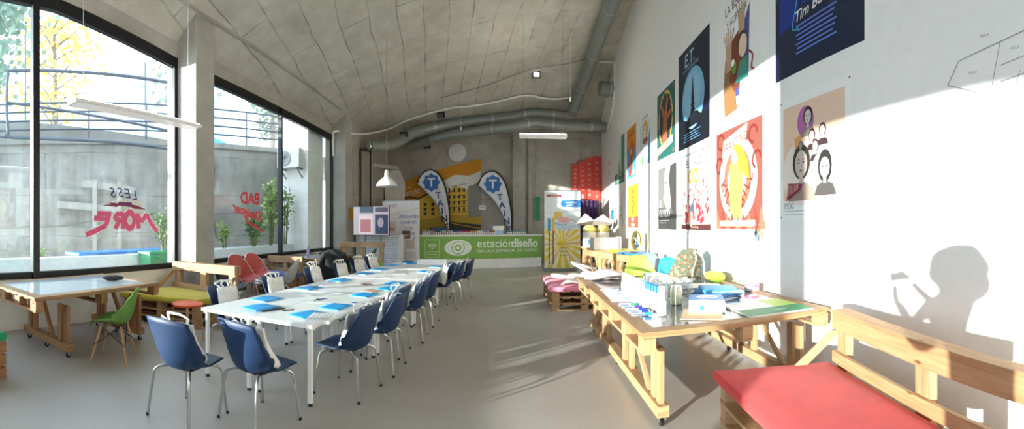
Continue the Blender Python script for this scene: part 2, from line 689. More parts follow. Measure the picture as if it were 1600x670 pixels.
# left wall: sill wall, strip above the windows, solid part beyond the windows
m = MB()
m.box(GX - .22, GX + .02, -7.2, 12.6, -.2, 0.78, C_WHITE)
SEG = [-7.2, -4, 0, 3.0, 4.3, 5.6, 8, 10.3, 12.6]
for a, bb in zip(SEG, SEG[1:]):
    za, zb = interp(HEAD, a), interp(HEAD, bb)
    m.hexa([(GX - .25, a, za), (GX + .02, a, za), (GX + .02, bb, zb), (GX - .25, bb, zb),
            (GX - .25, a, za + .9), (GX + .02, a, za + .9), (GX + .02, bb, zb + .9), (GX - .25, bb, zb + .9)], C_PLAIN)
m.box(-6.3, -5.45, 13.2, YB + .2, -.2, 6, C_WALL)
m.box(GX - .2, GX - .02, -7.2, -3.35, 4.0, 5.4, C_PLAIN)  # unseen low beam, added to cap the sunlight reaching the right wall
struct(m, 'wall_left', smooth=False)
for nm, (x0, x1, y0, y1) in {'column_middle': (-6.2, -5.4, 5.6, 6.12), 'column_far': (-6.2, -5.45, 12.6, 13.2), 'column_near': (-6.2, -5.8, -3.35, -3.1)}.items():
    m = MB(); m.box(x0, x1, y0, y1, 0, interp(HEAD, y0) + 1.0, C_PLAIN)
    struct(m, nm, smooth=False, bevel=.012)

# ceiling slab, rising towards the right wall
m = MB()
NX, NY = 30, 50
m.grid(lambda u, v: (lerp(-6.3, 4.2, u), lerp(-7.5, YB + .3, v), zc(lerp(-6.3, 4.2, u), lerp(-7.5, YB + .3, v))), NX, NY, C_CEIL)
m.grid(lambda u, v: (lerp(4.2, -6.3, u), lerp(-7.5, YB + .3, v), zc(lerp(4.2, -6.3, u), lerp(-7.5, YB + .3, v)) + .35), NX, NY, C_CEIL)
struct(m, 'ceiling')
# long cast rib beside the window heads
m = MB()
for a, bb in zip(range(-6, 12), range(-5, 13)):
    m.beam((-5.35, a, zc(-5.35, a) - .02), (-5.35, bb, zc(-5.35, bb) - .02), .05, .06, C_PLAIN)
struct(m, 'trim_1', smooth=False)
m = MB()
m.box(WX(3) - .012, WX(3), -7, 3, 0.0, .07, WHITE, Matrix.Translation((0, 0, 0)))
m2 = MB()
m2.hexa([(WX(-7) - .012, -7, 0), (WX(-7), -7, 0), (WX(YB), YB, 0), (WX(YB) - .012, YB, 0),
         (WX(-7) - .012, -7, .07), (WX(-7), -7, .07), (WX(YB), YB, .07), (WX(YB) - .012, YB, .07)], WHITE)
struct(m2, 'baseboard_right', smooth=False)

# windows: black steel frames with glass
FRAME = plain('#1b1d1f', 0.4, 0.3)
GLASS = thin_glass('window_glass', (0.95, 0.985, 0.985, 1), 0.10)


def window(name, y0, y1, mull, label):
    root = bpy.data.objects.new(name, None); COL.objects.link(root)
    root['kind'] = 'structure'; root['label'] = label
    root.location = (GX, y0, .78)
    m = MB()
    x = GX
    z0 = .78
    m.beam((x, y0, z0 + .05), (x, y1, z0 + .05), .1, .1, FRAME)
    ys = [y0] + [s for s in SEG if y0 < s < y1] + [y1]
    for a, bb in zip(ys, ys[1:]):
        m.beam((x, a, interp(HEAD, a) - .09), (x, bb, interp(HEAD, bb) - .09), .1, .2, FRAME)
    for y in (y0 + .04, y1 - .04):
        m.beam((x, y, z0), (x, y, interp(HEAD, y)), .08, .08, FRAME, (0, 1, 0))
    m.build('window_frame', root, rel=root.location)
    for y, w in mull:
        k = MB(); k.beam((x + .02, y, z0), (x + .02, y, interp(HEAD, y)), .12, w, FRAME, (0, 1, 0))
        k.build('mullion', root, rel=root.location)
    g = MB()
    cuts = [y0] + [q[0] for q in mull] + [y1]
    for a, bb in zip(cuts, cuts[1:]):
        ss = [a] + [s for s in SEG if a < s < bb] + [bb]
        for c_, d_ in zip(ss, ss[1:]):
            g.hexa([(x - .004, c_, z0), (x + .004, c_, z0), (x + .004, d_, z0), (x - .004, d_, z0),
                    (x - .004, c_, interp(HEAD, c_) - .05), (x + .004, c_, interp(HEAD, c_) - .05), (x + .004, d_, interp(HEAD, d_) - .05), (x - .004, d_, interp(HEAD, d_) - .05)], GLASS)
    g.build('window_glass', root, rel=root.location, smooth=False)
    return root


window('window_1', -3.1, 5.6, [(2.62, .11), (0.0, .1)], 'large black framed window with pink and purple lettering on the glass')
window('window_2', 6.12, 12.6, [(9.35, .06)], 'black framed window with red lettering beyond the concrete column')
window('window_3', -7.2, -3.35, [], 'black framed window behind the viewpoint')


# lettering painted on the outside of the glass, read from the street (mirrored from inside)
def glass_frame(y, z, s=1.0): return (Vector((GX + .006, y, z)), Vector((0, s, 0)), Vector((0, 0, s)))


PINK = plain('#ef5b8c', 0.5); PURP = plain('#4b3a7c', 0.5); MAR = plain('#8d2346', 0.5); PWHITE = plain('#f6f4f4', 0.5); REDP = plain('#ee4450', 0.5)
# +Y runs to the right in the picture on the left-hand wall seen from inside; the normal must face +X
t = thing('window_lettering', 'pink and purple LESS MORE lettering painted on the glass', 'window lettering', (GX, 4.3, 1.6))
f1 = glass_frame(4.32, 1.69)


def lp(*pts): return [((x - 350) * .00293, (400 - y) * .00236) for x, y in pts]


STROKES = [[(162, 352), (258, 356)], [(248, 350), (225, 436), (150, 478), (85, 505)], [(140, 386), (238, 394)],
           [(348, 345), (344, 465)], [(350, 350), (292, 358), (284, 392), (340, 404)], [(322, 402), (286, 462)],
           [(448, 350), (466, 463)], [(450, 348), (488, 412), (530, 350)], [(530, 348), (556, 408), (616, 488)]]
m = MB()
for st in STROKES: m.line(f1, lp(*st), .125, 1, PWHITE)
m.ring(f1, .138, 0, .04, .155, 1, PWHITE, 28, sy=1.45)
for st in STROKES: m.line(f1, lp(*st), .085, 3, PINK)
m.ring(f1, .138, 0, .055, .135, 3, PINK, 28, sy=1.45)
m.build('lettering', t, rel=t.location, smooth=False)
m = MB()
for q, x, y in (('S', 278, 232), ('S', 335, 228), ('E', 388, 232), ('L', 440, 245)):
    u_, v_ = lp((x, y))[0]
    m.text(f1, q, u_, v_, .24, 3, PURP, mirror=True, bold=.01, shear=.3)
m.build('small_lettering', t, rel=t.location, smooth=False)
m = MB()
m.shape(f1, lp((190, 292), (300, 302), (318, 290), (412, 300), (430, 312), (525, 314), (450, 285), (415, 282), (410, 264), (315, 260), (308, 275), (240, 272), (262, 284)), 3, MAR)
m.shape(f1, lp((316, 292), (412, 300), (410, 266), (316, 262)), 4, plain('#7a2a66', .5))
m.line(f1, lp((188, 286), (240, 266), (312, 256), (412, 260), (520, 306)), .012, 2, PWHITE)
m.line(f1, lp((115, 538), (220, 508), (300, 492), (400, 488), (500, 498), (590, 518)), .014, 3, PWHITE)
m.line(f1, lp((345, 170), (325, 130), (348, 60), (372, 125), (348, 170)), .012, 3, PWHITE); m.line(f1, lp((348, 85), (348, 150)), .01, 3, PWHITE)
for x, y in ((312, 155), (388, 150), (405, 178)): m.line(f1, lp((x - 10, y), (x, y - 16), (x + 10, y), (x, y + 16), (x - 10, y)), .008, 3, PWHITE)
m.build('ribbon', t, rel=t.location, smooth=False)
t = thing('window_lettering', 'red BAD Designer lettering painted on the far window glass', 'window lettering', (GX, 8.1, 2.2))
f2 = glass_frame(7.95, 1.9, .62)
m = MB()
m.text(f2, 'BAD', .1, .35, .62, 3, REDP, mirror=True, bold=.03)
m.text(f2, 'Designer', -.05, -.15, .5, 3, REDP, mirror=True, bold=.03, shear=.3, rot=-12)
m.line(f2, [(-.2, -.3), (.2, -.45), (.55, -.55), (.9, -.75)], .09, 3, REDP)
m.build('lettering', t, rel=t.location, smooth=False)

# ------------------------------------------------------------------ courtyard outside
GND = concrete('courtyard_paving', '#b5afa6', '#cfcac2', (1.2, 1.2, 0.01, (0, 0, 0)), stain='#8a8378')
m = MB(); m.box(-40, -6.16, -20, 40, -.25, -.02, GND)
o = struct(m, 'courtyard_ground', smooth=False)
# retaining wall crossing behind the courtyard: n.P = 12
nx, ny = -0.867, 0.498
tx, ty = 0.498, 0.867


def RP(s, z, off=0): return Vector((nx * (12 + off) + tx * s, ny * (12 + off) + ty * s, z))


m = MB()
s0, s1 = -3.2, 6.5
m.hexa([RP(s0, -.2), RP(s1, -.2), RP(s1, -.2, .4), RP(s0, -.2, .4), RP(s0, 3.95), RP(s1, 3.95), RP(s1, 3.95, .4), RP(s0, 3.95, .4)], C_OUT)
m.hexa([RP(s0, 3.95, -.06), RP(s1, 3.95, -.06), RP(s1, 3.95, .5), RP(s0, 3.95, .5), RP(s0, 4.1, -.06), RP(s1, 4.1, -.06), RP(s1, 4.1, .5), RP(s0, 4.1, .5)], C_OUT)
o = struct(m, 'wall_courtyard', smooth=False)
# sloping ramp parapet on top (left)
m = MB()
m.hexa([RP(s0, 4.1, .6), RP(3.2, 4.1, .6), RP(3.2, 4.1, .9), RP(s0, 4.1, .9), RP(s0, 4.95, .6), RP(3.2, 4.2, .6), RP(3.2, 4.2, .9), RP(s0, 4.95, .9)], C_OUT)
struct(m, 'parapet_courtyard', smooth=False)
m = MB(); m.hexa([RP(-9, 3.9, .4), RP(12, 3.9, .4), RP(12, 3.9, 30), RP(-9, 3.9, 30), RP(-9, 4.05, .4), RP(12, 4.05, .4), RP(12, 4.05, 30), RP(-9, 4.05, 30)], GND)
struct(m, 'street_ground', smooth=False)
# railing
RAIL = plain('#5a6068', 0.5, 0.3)
t = thing('pipe_railing', 'grey steel pipe railing along the top of the courtyard wall', 'railing', RP(0, 4.1, .2))
for z in (4.42, 4.68, 4.94, 5.2):
    m = MB(); m.tube([RP(s0 - 3, z, .2), RP(6.4, z, .2)], .028, RAIL); m.build('rail', t, rel=t.location)
for s in (-3.1, -1.4, .3, 2.0, 3.7, 5.2, 6.4):
    m = MB(); m.tube([RP(s, 4.1, .2), RP(s, 5.22, .2)], .03, RAIL); m.build('post', t, rel=t.location)
t = thing('gate_frame', 'rounded steel pipe gate frame standing above the courtyard railing', 'gate frame', RP(-1.9, 4.1, -.25))
m = MB()
m.tube(smoothpath([RP(-2.0, 4.2, -.3), RP(-2.05, 5.0, -.3), RP(-2.0, 5.9, -.3), RP(-1.8, 6.0, -.3), RP(1.0, 5.85, -.3), RP(2.7, 5.7, -.3)], 5), .05, RAIL)
m.tube(smoothpath([RP(-2.0, 4.25, -.3), RP(-1.8, 4.1, -.3), RP(1.0, 3.95, -.3), RP(2.7, 3.8, -.3)], 5), .05, RAIL)
m.build('frame_pipe', t, rel=t.location)
m = MB(); m.tube([RP(-2, 5.1, -.3), RP(2.7, 4.3, -.3)], .04, RAIL); m.tube([RP(-2.05, 4.1, -.28), RP(-4, 3.2 + 1.4, -.28)], .03, RAIL); m.build('brace', t, rel=t.location)
# white building wall with the air conditioner
m = MB(); m.box(-7.2, -6.26, 11.5, 12.55, -.2, 5.3, C_WHITE); m.box(-7.35, -7.2, 11.75, 12.5, 0, 5.0, C_WHITE)
struct(m, 'wall_side_building', smooth=False)
t = thing('air_conditioner', 'white outdoor air conditioner unit on the courtyard wall bracket', 'air conditioner', (-6.75, 11.3, 3.4))
ax, ay = -6.75, 11.26
m = MB(); m.cbox((ax, ay, 3.7), (.8, .34, .6), plain('#e9e9e6', .5)); m.build('casing', t, rel=t.location, bevel=.02)
m = MB(); m.lathe([(.0, 0), (.23, 0), (.24, .02), (.23, .03), (0, .03)], plain('#b4b8b7', .5), (ax - .12, ay - .172, 3.7), 28, Matrix.Rotation(R(90), 4, 'X'))
for a in range(0, 180, 20):
    m.tube([(ax - .12 - .23 * math.cos(R(a)), ay - .21, 3.7 - .23 * math.sin(R(a))), (ax - .12 + .23 * math.cos(R(a)), ay - .21, 3.7 + .23 * math.sin(R(a)))], .005, ALU, 5)
m.build('fan_grille', t, rel=t.location)
for dx in (-.3, .3):
    m = MB(); m.beam((ax + dx, ay - .16, 3.38), (ax + dx, 11.5, 3.38), .04, .04, ALU); m.beam((ax + dx, 11.49, 3.1), (ax + dx, ay - .1, 3.37), .03, .03, ALU); m.build('bracket', t, rel=t.location)
m = MB(); m.tube(smoothpath([(ax + .38, ay + .05, 3.8), (-6.3, 11.44, 3.95), (-6.22, 11.6, 3.95), (-6.22, 12.4, 3.95)]), .02, WHITE); m.build('pipe', t, rel=t.location)

# white planter trough running along the courtyard
PLW = plain('#e8ecee', .6)
t = thing('planter_trough', 'long white planter trough standing outside the big window', 'planter', (-7.6, 2.5, 0))
SOIL = plain('#6e5f4c', .95)
m = MB()
m.box(-8.0, -7.9, -2, 6.9, 0, .93, PLW); m.box(-7.25, -7.15, -2, 6.9, 0, .98, PLW); m.box(-8.0, -7.15, 6.8, 6.9, 0, .98, PLW)
m.build('trough', t, rel=t.location, bevel=.01)
m = MB(); m.box(-7.9, -7.25, -2, 6.8, .1, .9, SOIL); m.build('soil', t, rel=t.location)
t = thing('planter_trough', 'white planter trough outside the window beyond the column', 'planter', (-7.0, 9, 0))
m = MB(); m.box(-6.75, -6.65, 7.1, 11.3, 0, 1.02, PLW); m.box(-7.3, -7.2, 7.1, 11.3, 0, 1.0, PLW); m.box(-7.2, -6.75, 7.1, 7.2, 0, 1.0, PLW)
m.build('trough', t, rel=t.location, bevel=.01)
m = MB(); m.box(-7.2, -6.75, 7.2, 11.3, .1, .94, SOIL); m.build('soil', t, rel=t.location)
m = MB(); m.box(-7.9, -7.3, 4.2, 6.75, .98, 1.04, plain('#2f7fd0', .4), None)
o = m.build('blue_tarpaulin', bevel=.01); tag(o, 'blue tarpaulin strip lying on the white planter', 'tarpaulin')
t = thing('plastic_crate', 'green plastic crate at the end of the white planter', 'crate', (-6.95, 6.2, .0))
GRN = plain('#3c9a6b', .45)
m = MB(); m.box(-7.12, -6.75, 5.6, 6.9, .0, 1.02, GRN); m.build('body', t, rel=t.location, bevel=.02)
m = MB(); m.box(-7.14, -6.73, 5.58, 6.92, .98, 1.04, GRN); m.build('rim', t, rel=t.location, bevel=.01)


def plant(loc, h, spread, n, stems, leafm, name, label, cat, leafsize=.09, group=None, seed=1, stemm=None, base=0.3):
    rnd = random.Random(seed)
    t = thing(name, label, cat, loc, 0, group)
    sm = MB(); lm = MB()
    stemm = stemm or plain('#6d7a4a', .8)
    for s in range(stems):
        a = rnd.uniform(0, 6.28); d = rnd.uniform(.1, 1) * spread
        tip = Vector((math.cos(a) * d, math.sin(a) * d, h * rnd.uniform(.75, 1.0)))
        b0 = Vector((math.cos(a) * .04, math.sin(a) * .04, 0))
        mid = (b0 + tip) * .5 + Vector((0, 0, h * .12))
        path = smoothpath([b0, mid, tip], 4)
        sm.tube(path, [.012 * h ** .5 * (1 - .7 * i / len(path)) for i in range(len(path))], stemm, 5)
        for _ in range(n // stems):
            q = path[min(len(path) - 1, int(len(path) * rnd.uniform(base, 1)))]
            dirv = Vector((rnd.uniform(-1, 1), rnd.uniform(-1, 1), rnd.uniform(-.5, .8))).normalized()
            p0 = q + dirv * rnd.uniform(0, spread * .45)
            L = leafsize * rnd.uniform(.6, 1.3)
            side = dirv.cross(Vector((rnd.uniform(-1, 1), rnd.uniform(-1, 1), rnd.uniform(-1, 1)))).normalized() * L * .3
            lm.add([p0, p0 + dirv * L * .5 + side, p0 + dirv * L, p0 + dirv * L * .5 - side], [(0, 1, 2, 3)], leafm)
    sm.build('stem', t); o = lm.build('foliage', t, smooth=False)
    return t


LG = leafy('#7f9a52', '#a9bd73'); LD = leafy('#4f7347', '#7f9d68'); LY = leafy('#e3bd58', '#f1dc98'); LP = leafy('#7e9182', '#a5b3a2'); LT = leafy('#7c9585', '#9fb2a6')
plant((-6.95, 10.45, .94), 1.95, .42, 420, 8, LG, 'bamboo_plant', 'tall bamboo plant with pale green leaves behind the far window mullion', 'plant', .15, seed=3)
plant((-6.97, 9.6, .94), .9, .34, 420, 12, LD, 'leafy_shrub', 'low dark green shrub under the red window lettering', 'plant', .12, seed=4)
plant((-6.78, 11.0, .94), 1.7, .28, 160, 5, LG, 'bamboo_plant', 'thin bamboo plant in the corner by the white courtyard wall', 'plant', .14, seed=13)
plant((-6.97, 8.3, .94), .7, .14, 60, 6, LG, 'cactus_plant', 'small upright green plant in the planter below red lettering', 'plant', .16, seed=5)
plant((-6.93, 6.15, 1.04), .85, .35, 380, 12, LD, 'leafy_shrub', 'bushy green plant growing above the green crate', 'plant', .09, seed=6)
plant((-7.5, 3.4, .9), .22, .22, 120, 8, LG, 'potted_succulent', 'low green succulent in the white planter beside the dark mullion', 'plant', .06, seed=7)
plant((-7.5, 2.2, .9), .1, .2, 60, 6, leafy('#a2805c', '#c29a70'), 'dry_plant', 'dry brown plant in the white planter behind the pallet table', 'plant', .06, seed=8)
TERR = plain('#c67c55', .8)
t = thing('terracotta_pot', 'terracotta pot on a wooden post below the far window lettering', 'pot', (-6.97, 7.7, .94))
m = MB(); m.lathe([(.07, 0), (.1, .16), (.115, .17), (.115, .2), (.1, .2), (.09, .15), (0, .15)], TERR, (-6.97, 7.7, 1.3), 20); m.build('pot', t, rel=t.location)
m = MB(); m.box(-7.05, -6.89, 7.6, 7.8, .94, 1.3, plain('#b0795a', .8)); m.build('post', t, rel=t.location)
t = thing('garden_hose', 'coiled dark garden hose hanging on the courtyard wall', 'hose', RP(3.9, 3.4, -.05))
m = MB()
pp = [RP(3.9 + .12 * math.cos(a * .6) , 3.3 + .3 * math.sin(a * .6), -.06 - .004 * a) for a in range(22)] + [RP(3.9, 2.6, -.06), RP(4.0, 1.9, -.06), RP(4.1, 1.2, -.06)]
m.tube(smoothpath(pp, 3), .018, plain('#55584f', .6), 6); m.build('hose_coil', t, rel=t.location)
# pale frame on the retaining wall, modelled in place of a faint reflection
PW = plain('#a5a29a', .7)
t = thing('reflection_frame', 'pale rail frame on the courtyard wall, standing in for a reflection', 'reflection', RP(-.6, 0, -.3))
m = MB()
m.beam(RP(.1, 2.8, -.15), RP(1.6, 2.6, -.15), .05, .2, PW); m.beam(RP(-.6, 2.2, -.15), RP(1.2, 2.05, -.15), .05, .2, PW)
m.build('rail', t, rel=t.location)
for s in (.45, 1.15):
    m = MB(); m.beam(RP(s, 0, -.22), RP(s, 2.9, -.22), .12, .05, PW, up=(nx, ny, 0)); m.build('post', t, rel=t.location)
m = MB()
m.tube(smoothpath([RP(-5, 1.5, -.1), RP(-1, 1.55, -.1), RP(.6, 1.75, -.1), RP(2, 1.95, -.1), RP(4, 1.95, -.1), RP(7, 2.1, -.1)], 6), .014, plain('#7d7464', .8), 6)
tag(m.build('wall_cable'), 'thin cable running along the courtyard retaining wall', 'cable')

# trees and a glass building beyond the street
def tree(loc, h, cr, n, leafm, label, seed, trunk='#8d8578', group=None, lean=0, lsz=.28, bare=.3):
    rnd = random.Random(seed)
    t = thing('street_tree', label, 'tree', loc, 0, group)
    tm = MB(); lm = MB(); bk = plain(trunk, .9)
    top = Vector((lean, 0, h))
    tm.tube(smoothpath([(0, 0, 0), (lean * .3, .1, h * .5), top], 5), [h * .022] * 5 + [h * .014] * 5 + [h * .004], bk, 8)
    for k in range(26):
        z = h * rnd.uniform(bare, .98)
        b0 = Vector((lean * z / h, 0, z))
        a = rnd.uniform(0, 6.28); d = cr * rnd.uniform(.5, 1) * (1 - .5 * abs(z / h - .6))
        b1 = b0 + Vector((math.cos(a) * d, math.sin(a) * d, rnd.uniform(.1, .5) * cr))
        tm.tube([b0, (b0 + b1) / 2 + Vector((0, 0, .1)), b1], [h * .006, h * .004, h * .0015], bk, 5)
        for _ in range(n // 26):
            q = b0.lerp(b1, rnd.uniform(.35, 1.1)) + Vector((rnd.gauss(0, .18), rnd.gauss(0, .18), rnd.gauss(0, .18))) * cr
            d1 = Vector((rnd.gauss(0, 1), rnd.gauss(0, 1), rnd.gauss(0, 1))).normalized()
            d2 = d1.orthogonal().normalized() * lsz * .35
            L = lsz * rnd.uniform(.6, 1.2)
            lm.add([q, q + d1 * L * .5 + d2, q + d1 * L, q + d1 * L * .5 - d2], [(0, 1, 2, 3)], leafm)
    tm.build('trunk', t); lm.build('foliage', t, smooth=False)
    return t


tree((-18.5, 9.2, 4), 7.5, 2.6, 900, LY, 'autumn tree with yellow leaves behind the courtyard railing', 21, lsz=.3)
tree((-17.0, 4.6, 4), 11.5, 4.0, 3600, LT, 'grey green tree at the far edge of the big window', 22, lsz=.42, lean=-1.0)
tree((-14.0, 14.0, 4), 11, 2.2, 420, LP, 'pale trunk tree with sparse leaves beside the concrete column', 23, '#c4c1bb', lsz=.4)
tree((-12.6, 19.0, 4), 7.5, 1.1, 900, LP, 'slender grey green tree above the railing of the far window, tallest', 24, lsz=.26)
tree((-10.9, 19.5, 4), 7.0, 1.2, 900, LP, 'bushy grey green tree over the far window railing beside the mullion', 25, lsz=.26)
BB = plain('#b9d3e8', .3)
t = thing('office_building', 'pale blue glass office building beyond the trees', 'building', (-30, 30, 4))
m = MB(); Mx = Matrix.Translation((-33, 22, 4)) @ Matrix.Rotation(R(35), 4, 'Z')
m.box(-12, 12, -2, 2, 0, 11, BB, Mx); m.build('facade', t, rel=t.location)
m = MB()
for k in range(7): m.box(-12.1, 12.1, -2.1, 2.1, 1.5 * k + .9, 1.5 * k + 1.05, plain('#dde6ee', .5), Mx)
m.build('cornice', t, rel=t.location)
m = MB(); m.hexa([RP(5.2, 4.05, 3), RP(7.6, 4.05, 3), RP(7.6, 4.05, 4), RP(5.2, 4.05, 4), RP(5.2, 4.1, 3), RP(5.2, 4.1, 3), RP(5.2, 5.0, 4), RP(5.2, 5.0, 4)], plain('#3f8fc4', .5))
m.v = []; m.f = []; m.m = []; m.uv = []
m.add([RP(3.7, 4.05, 1), RP(5.6, 4.05, 1), RP(5.6, 4.05, 2.2), RP(3.7, 4.05, 2.2), RP(3.9, 4.8, 1.6), RP(4.4, 4.7, 1.6)], [(0, 1, 5, 4), (1, 2, 5), (2, 3, 4, 5), (3, 0, 4)], plain('#3f8fc4', .5))
tag(m.build('blue_tent'), 'small blue tent roof behind the railing of the far window', 'tent')
for k, (s, zt) in enumerate([(-1.75, 8.0), (-3.4, 8.6), (2.2, 7.0)]):
    m = MB(); m.tube([RP(s, 4.05, 1.6), RP(s, zt, 1.6)], .035, plain('#6d7478', .5), 6)
    tag(m.build('flag_pole'), ['thin grey pole standing in front of the yellow tree', 'tallest thin grey pole, left of the dark window mullion', 'thin grey pole beside the pale trunk tree'][k], 'pole')

# ------------------------------------------------------------------ chairs
def shell_mesh(mat, prof, wid, wing, lift, thick=.012, nu=14, nv=22, rim=None):
    """moulded seat shell. prof: (y, z) from the seat front to the top of the back; wid: half widths; wing: forward pull of the edges; lift: rise of the edges"""
    P = smoothpath([(0, y, z) for y, z in prof], 6)
    n = len(P)
    def ip(a, t):
        t *= len(a) - 1
        i = min(int(t), len(a) - 2)
        f = t - i
        f = f * f * (3 - 2 * f)
        return a[i] + (a[i + 1] - a[i]) * f
    def fn(u, v):
        k = v * (n - 1); i = min(int(k), n - 2); p = P[i].lerp(P[i + 1], k - i)
        s = u * 2 - 1
        w = ip(wid, v)
        e = abs(s) ** 2.2
        return (s * w, p.y + ip(wing, v) * e, p.z + ip(lift, v) * e)
    m = MB()
    m.grid(fn, nu, nv, mat)
    r = None
    if rim:
        r = MB()
        pts = [fn(0, j / 30) for j in range(31)] + [fn(i / 10, 1) for i in range(1, 10)] + [fn(1, 1 - j / 30) for j in range(31)] + [fn(1 - i / 10, 0) for i in range(1, 10)]
        r.tube(pts, .007, rim, 6, closed=True)
    return m, r


NAVY = plain('#12325a', .55, 0, .03)
V_PROF = [(.26, .455), (.16, .452), (.02, .43), (-.11, .425), (-.195, .465), (-.24, .58), (-.27, .72), (-.30, .86)]
V_W = [.185, .22, .24, .25, .255, .26, .255, .235]
V_WING = [0, .0, .0, .05, .13, .12, .085, .05]
V_LIFT = [0, .015, .035, .075, .10, .03, -.005, -.02]


def make_meeting_chair():
    t = thing('shell_chair', 'x', 'chair')
    m, _ = shell_mesh(NAVY, V_PROF, V_W, V_WING, V_LIFT)
    m.build('seat_shell', t, solid=.012, angle=60)
    k = MB(); k.box(-.13, .13, -.12, .12, .415, .43, BLACK); k.build('seat_mount', t, bevel=.004)
    for sx in (-1, 1):
        for sy in (-1, 1):
            k = MB()
            k.tube(smoothpath([(sx * .08, sy * .06, .418), (sx * .15, sy * .14, .418), (sx * .19, sy * .185, .395), (sx * .205, sy * .205, .33), (sx * .235, sy * .24, .015)], 4), .0125, STEEL, 8)
            o = k.build('leg', t)
            g = MB(); g.lathe([(.012, 0), (.014, .004), (.014, .022), (.01, .026)], BLACK, (sx * .237, sy * .242, 0), 10); g.build('glide', o)
    return t


def make_side_chair(mat, dowel, rim=None, hi=.86):
    t = thing('shell_chair', 'x', 'chair')
    pr = [(.25, .425), (.21, .45), (.08, .445), (-.08, .43), (-.17, .455), (-.225, .56), (-.26, .70), (-.30, hi)]
    m, r = shell_mesh(mat, pr, [.16, .21, .235, .24, .24, .235, .21, .13], [0, 0, 0, .05, .12, .11, .07, .02], [-.01, .03, .06, .09, .11, .05, .0, -.03], rim=rim)
    m.build('seat_shell', t, solid=.012, angle=60)
    if r: r.build('rim', t)
    for sx in (-1, 1):
        for sy in (-1, 1):
            k = MB()
            if dowel: k.tube([(sx * .13, sy * .12, .415), (sx * .22, sy * .22, .0)], [.017, .011], BEECH, 10)
            else: k.tube(smoothpath([(sx * .1, sy * .08, .42), (sx * .15, sy * .14, .40), (sx * .23, sy * .23, .0)], 4), .009, CHROME, 8)
            k.build('leg', t)
    k = MB()
    W = BLACK if dowel else CHROME
    for sx in (-1, 1):
        k.tube([(sx * .13, -.12, .41), (sx * .19, .19, .2)], .005, W, 6); k.tube([(sx * .13, .12, .41), (sx * .19, -.19, .2)], .005, W, 6)
    k.tube([(-.13, -.12, .41), (.19, -.19, .2)], .005, W, 6); k.tube([(.13, -.12, .41), (-.19, -.19, .2)], .005, W, 6)
    k.tube([(-.13, .12, .41), (.19, .19, .2)], .005, W, 6); k.tube([(.13, .12, .41), (-.19, .19, .2)], .005, W, 6)
    k.tube([(-.13, .12, .41), (.13, .12, .41), (.13, -.12, .41), (-.13, -.12, .41)], .005, W, 6, closed=True)
    k.build('wire_brace', t)
    return t


used = [False]
mc = make_meeting_chair()
G_CH = 'navy chairs around the white meeting tables'
# (x, y, facing in degrees from +Y clockwise, label)
CH = [
    (-2.49, 2.48, -2, 'navy shell chair at the table end, nearer the green chair'),
    (-1.98, 2.80, 14, 'navy shell chair at the table end, nearer the centre of the room'),
    (-3.15, 3.95, 82, 'navy shell chair behind the first blue folder, window side of the tables'),
    (-1.58, 3.72, -84, 'navy shell chair nearest the viewer on the room side of the tables'),
    (-1.50, 4.42, -90, 'second navy shell chair on the room side, tote bag handles above it'),
    (-1.60, 5.0, -88, 'third navy shell chair on the room side, squeezed behind the second'),
    (-1.50, 5.72, -94, 'fourth navy shell chair on the room side, fully seen from behind'),
    (-1.52, 6.62, -90, 'fifth navy shell chair on the room side of the tables'),
    (-1.45, 7.95, -120, 'sixth navy shell chair on the room side, turned half towards the viewer'),
    (-1.35, 8.75, -92, 'seventh navy shell chair on the room side, near the far end'),
    (-1.22, 9.35, -96, 'last navy shell chair on the room side, closest to the counter'),
    (-3.20, 5.15, 84, 'navy shell chair on the window side under the second tote bag'),
    (-3.22, 6.45, 88, 'navy shell chair on the window side before the black jacket'),
    (-3.22, 7.60, 84, 'navy shell chair on the window side just past the black jacket'),
    (-3.25, 8.55, 90, 'navy shell chair on the window side, next to last towards the back'),
    (-3.22, 9.35, 92, 'navy shell chair on the window side, farthest towards the back'),
]
chairs = []
for i, (x, y, a, lb) in enumerate(CH):
    if i == 0:
        o = mc; o.location = (x, y, 0); o.rotation_euler = (0, 0, R(-a)); o['label'] = lb; o['group'] = G_CH
    else:
        o = dup(mc, (x, y, 0), R(-a), lb, G_CH)
    chairs.append(o)

# tote bags standing on the seats, handles above the backrests
TOTE = cloth('#f1f0ec', .9, 300)
REDL = plain('#c83a35', .7); BLUEL = plain('#2c5fa8', .7)


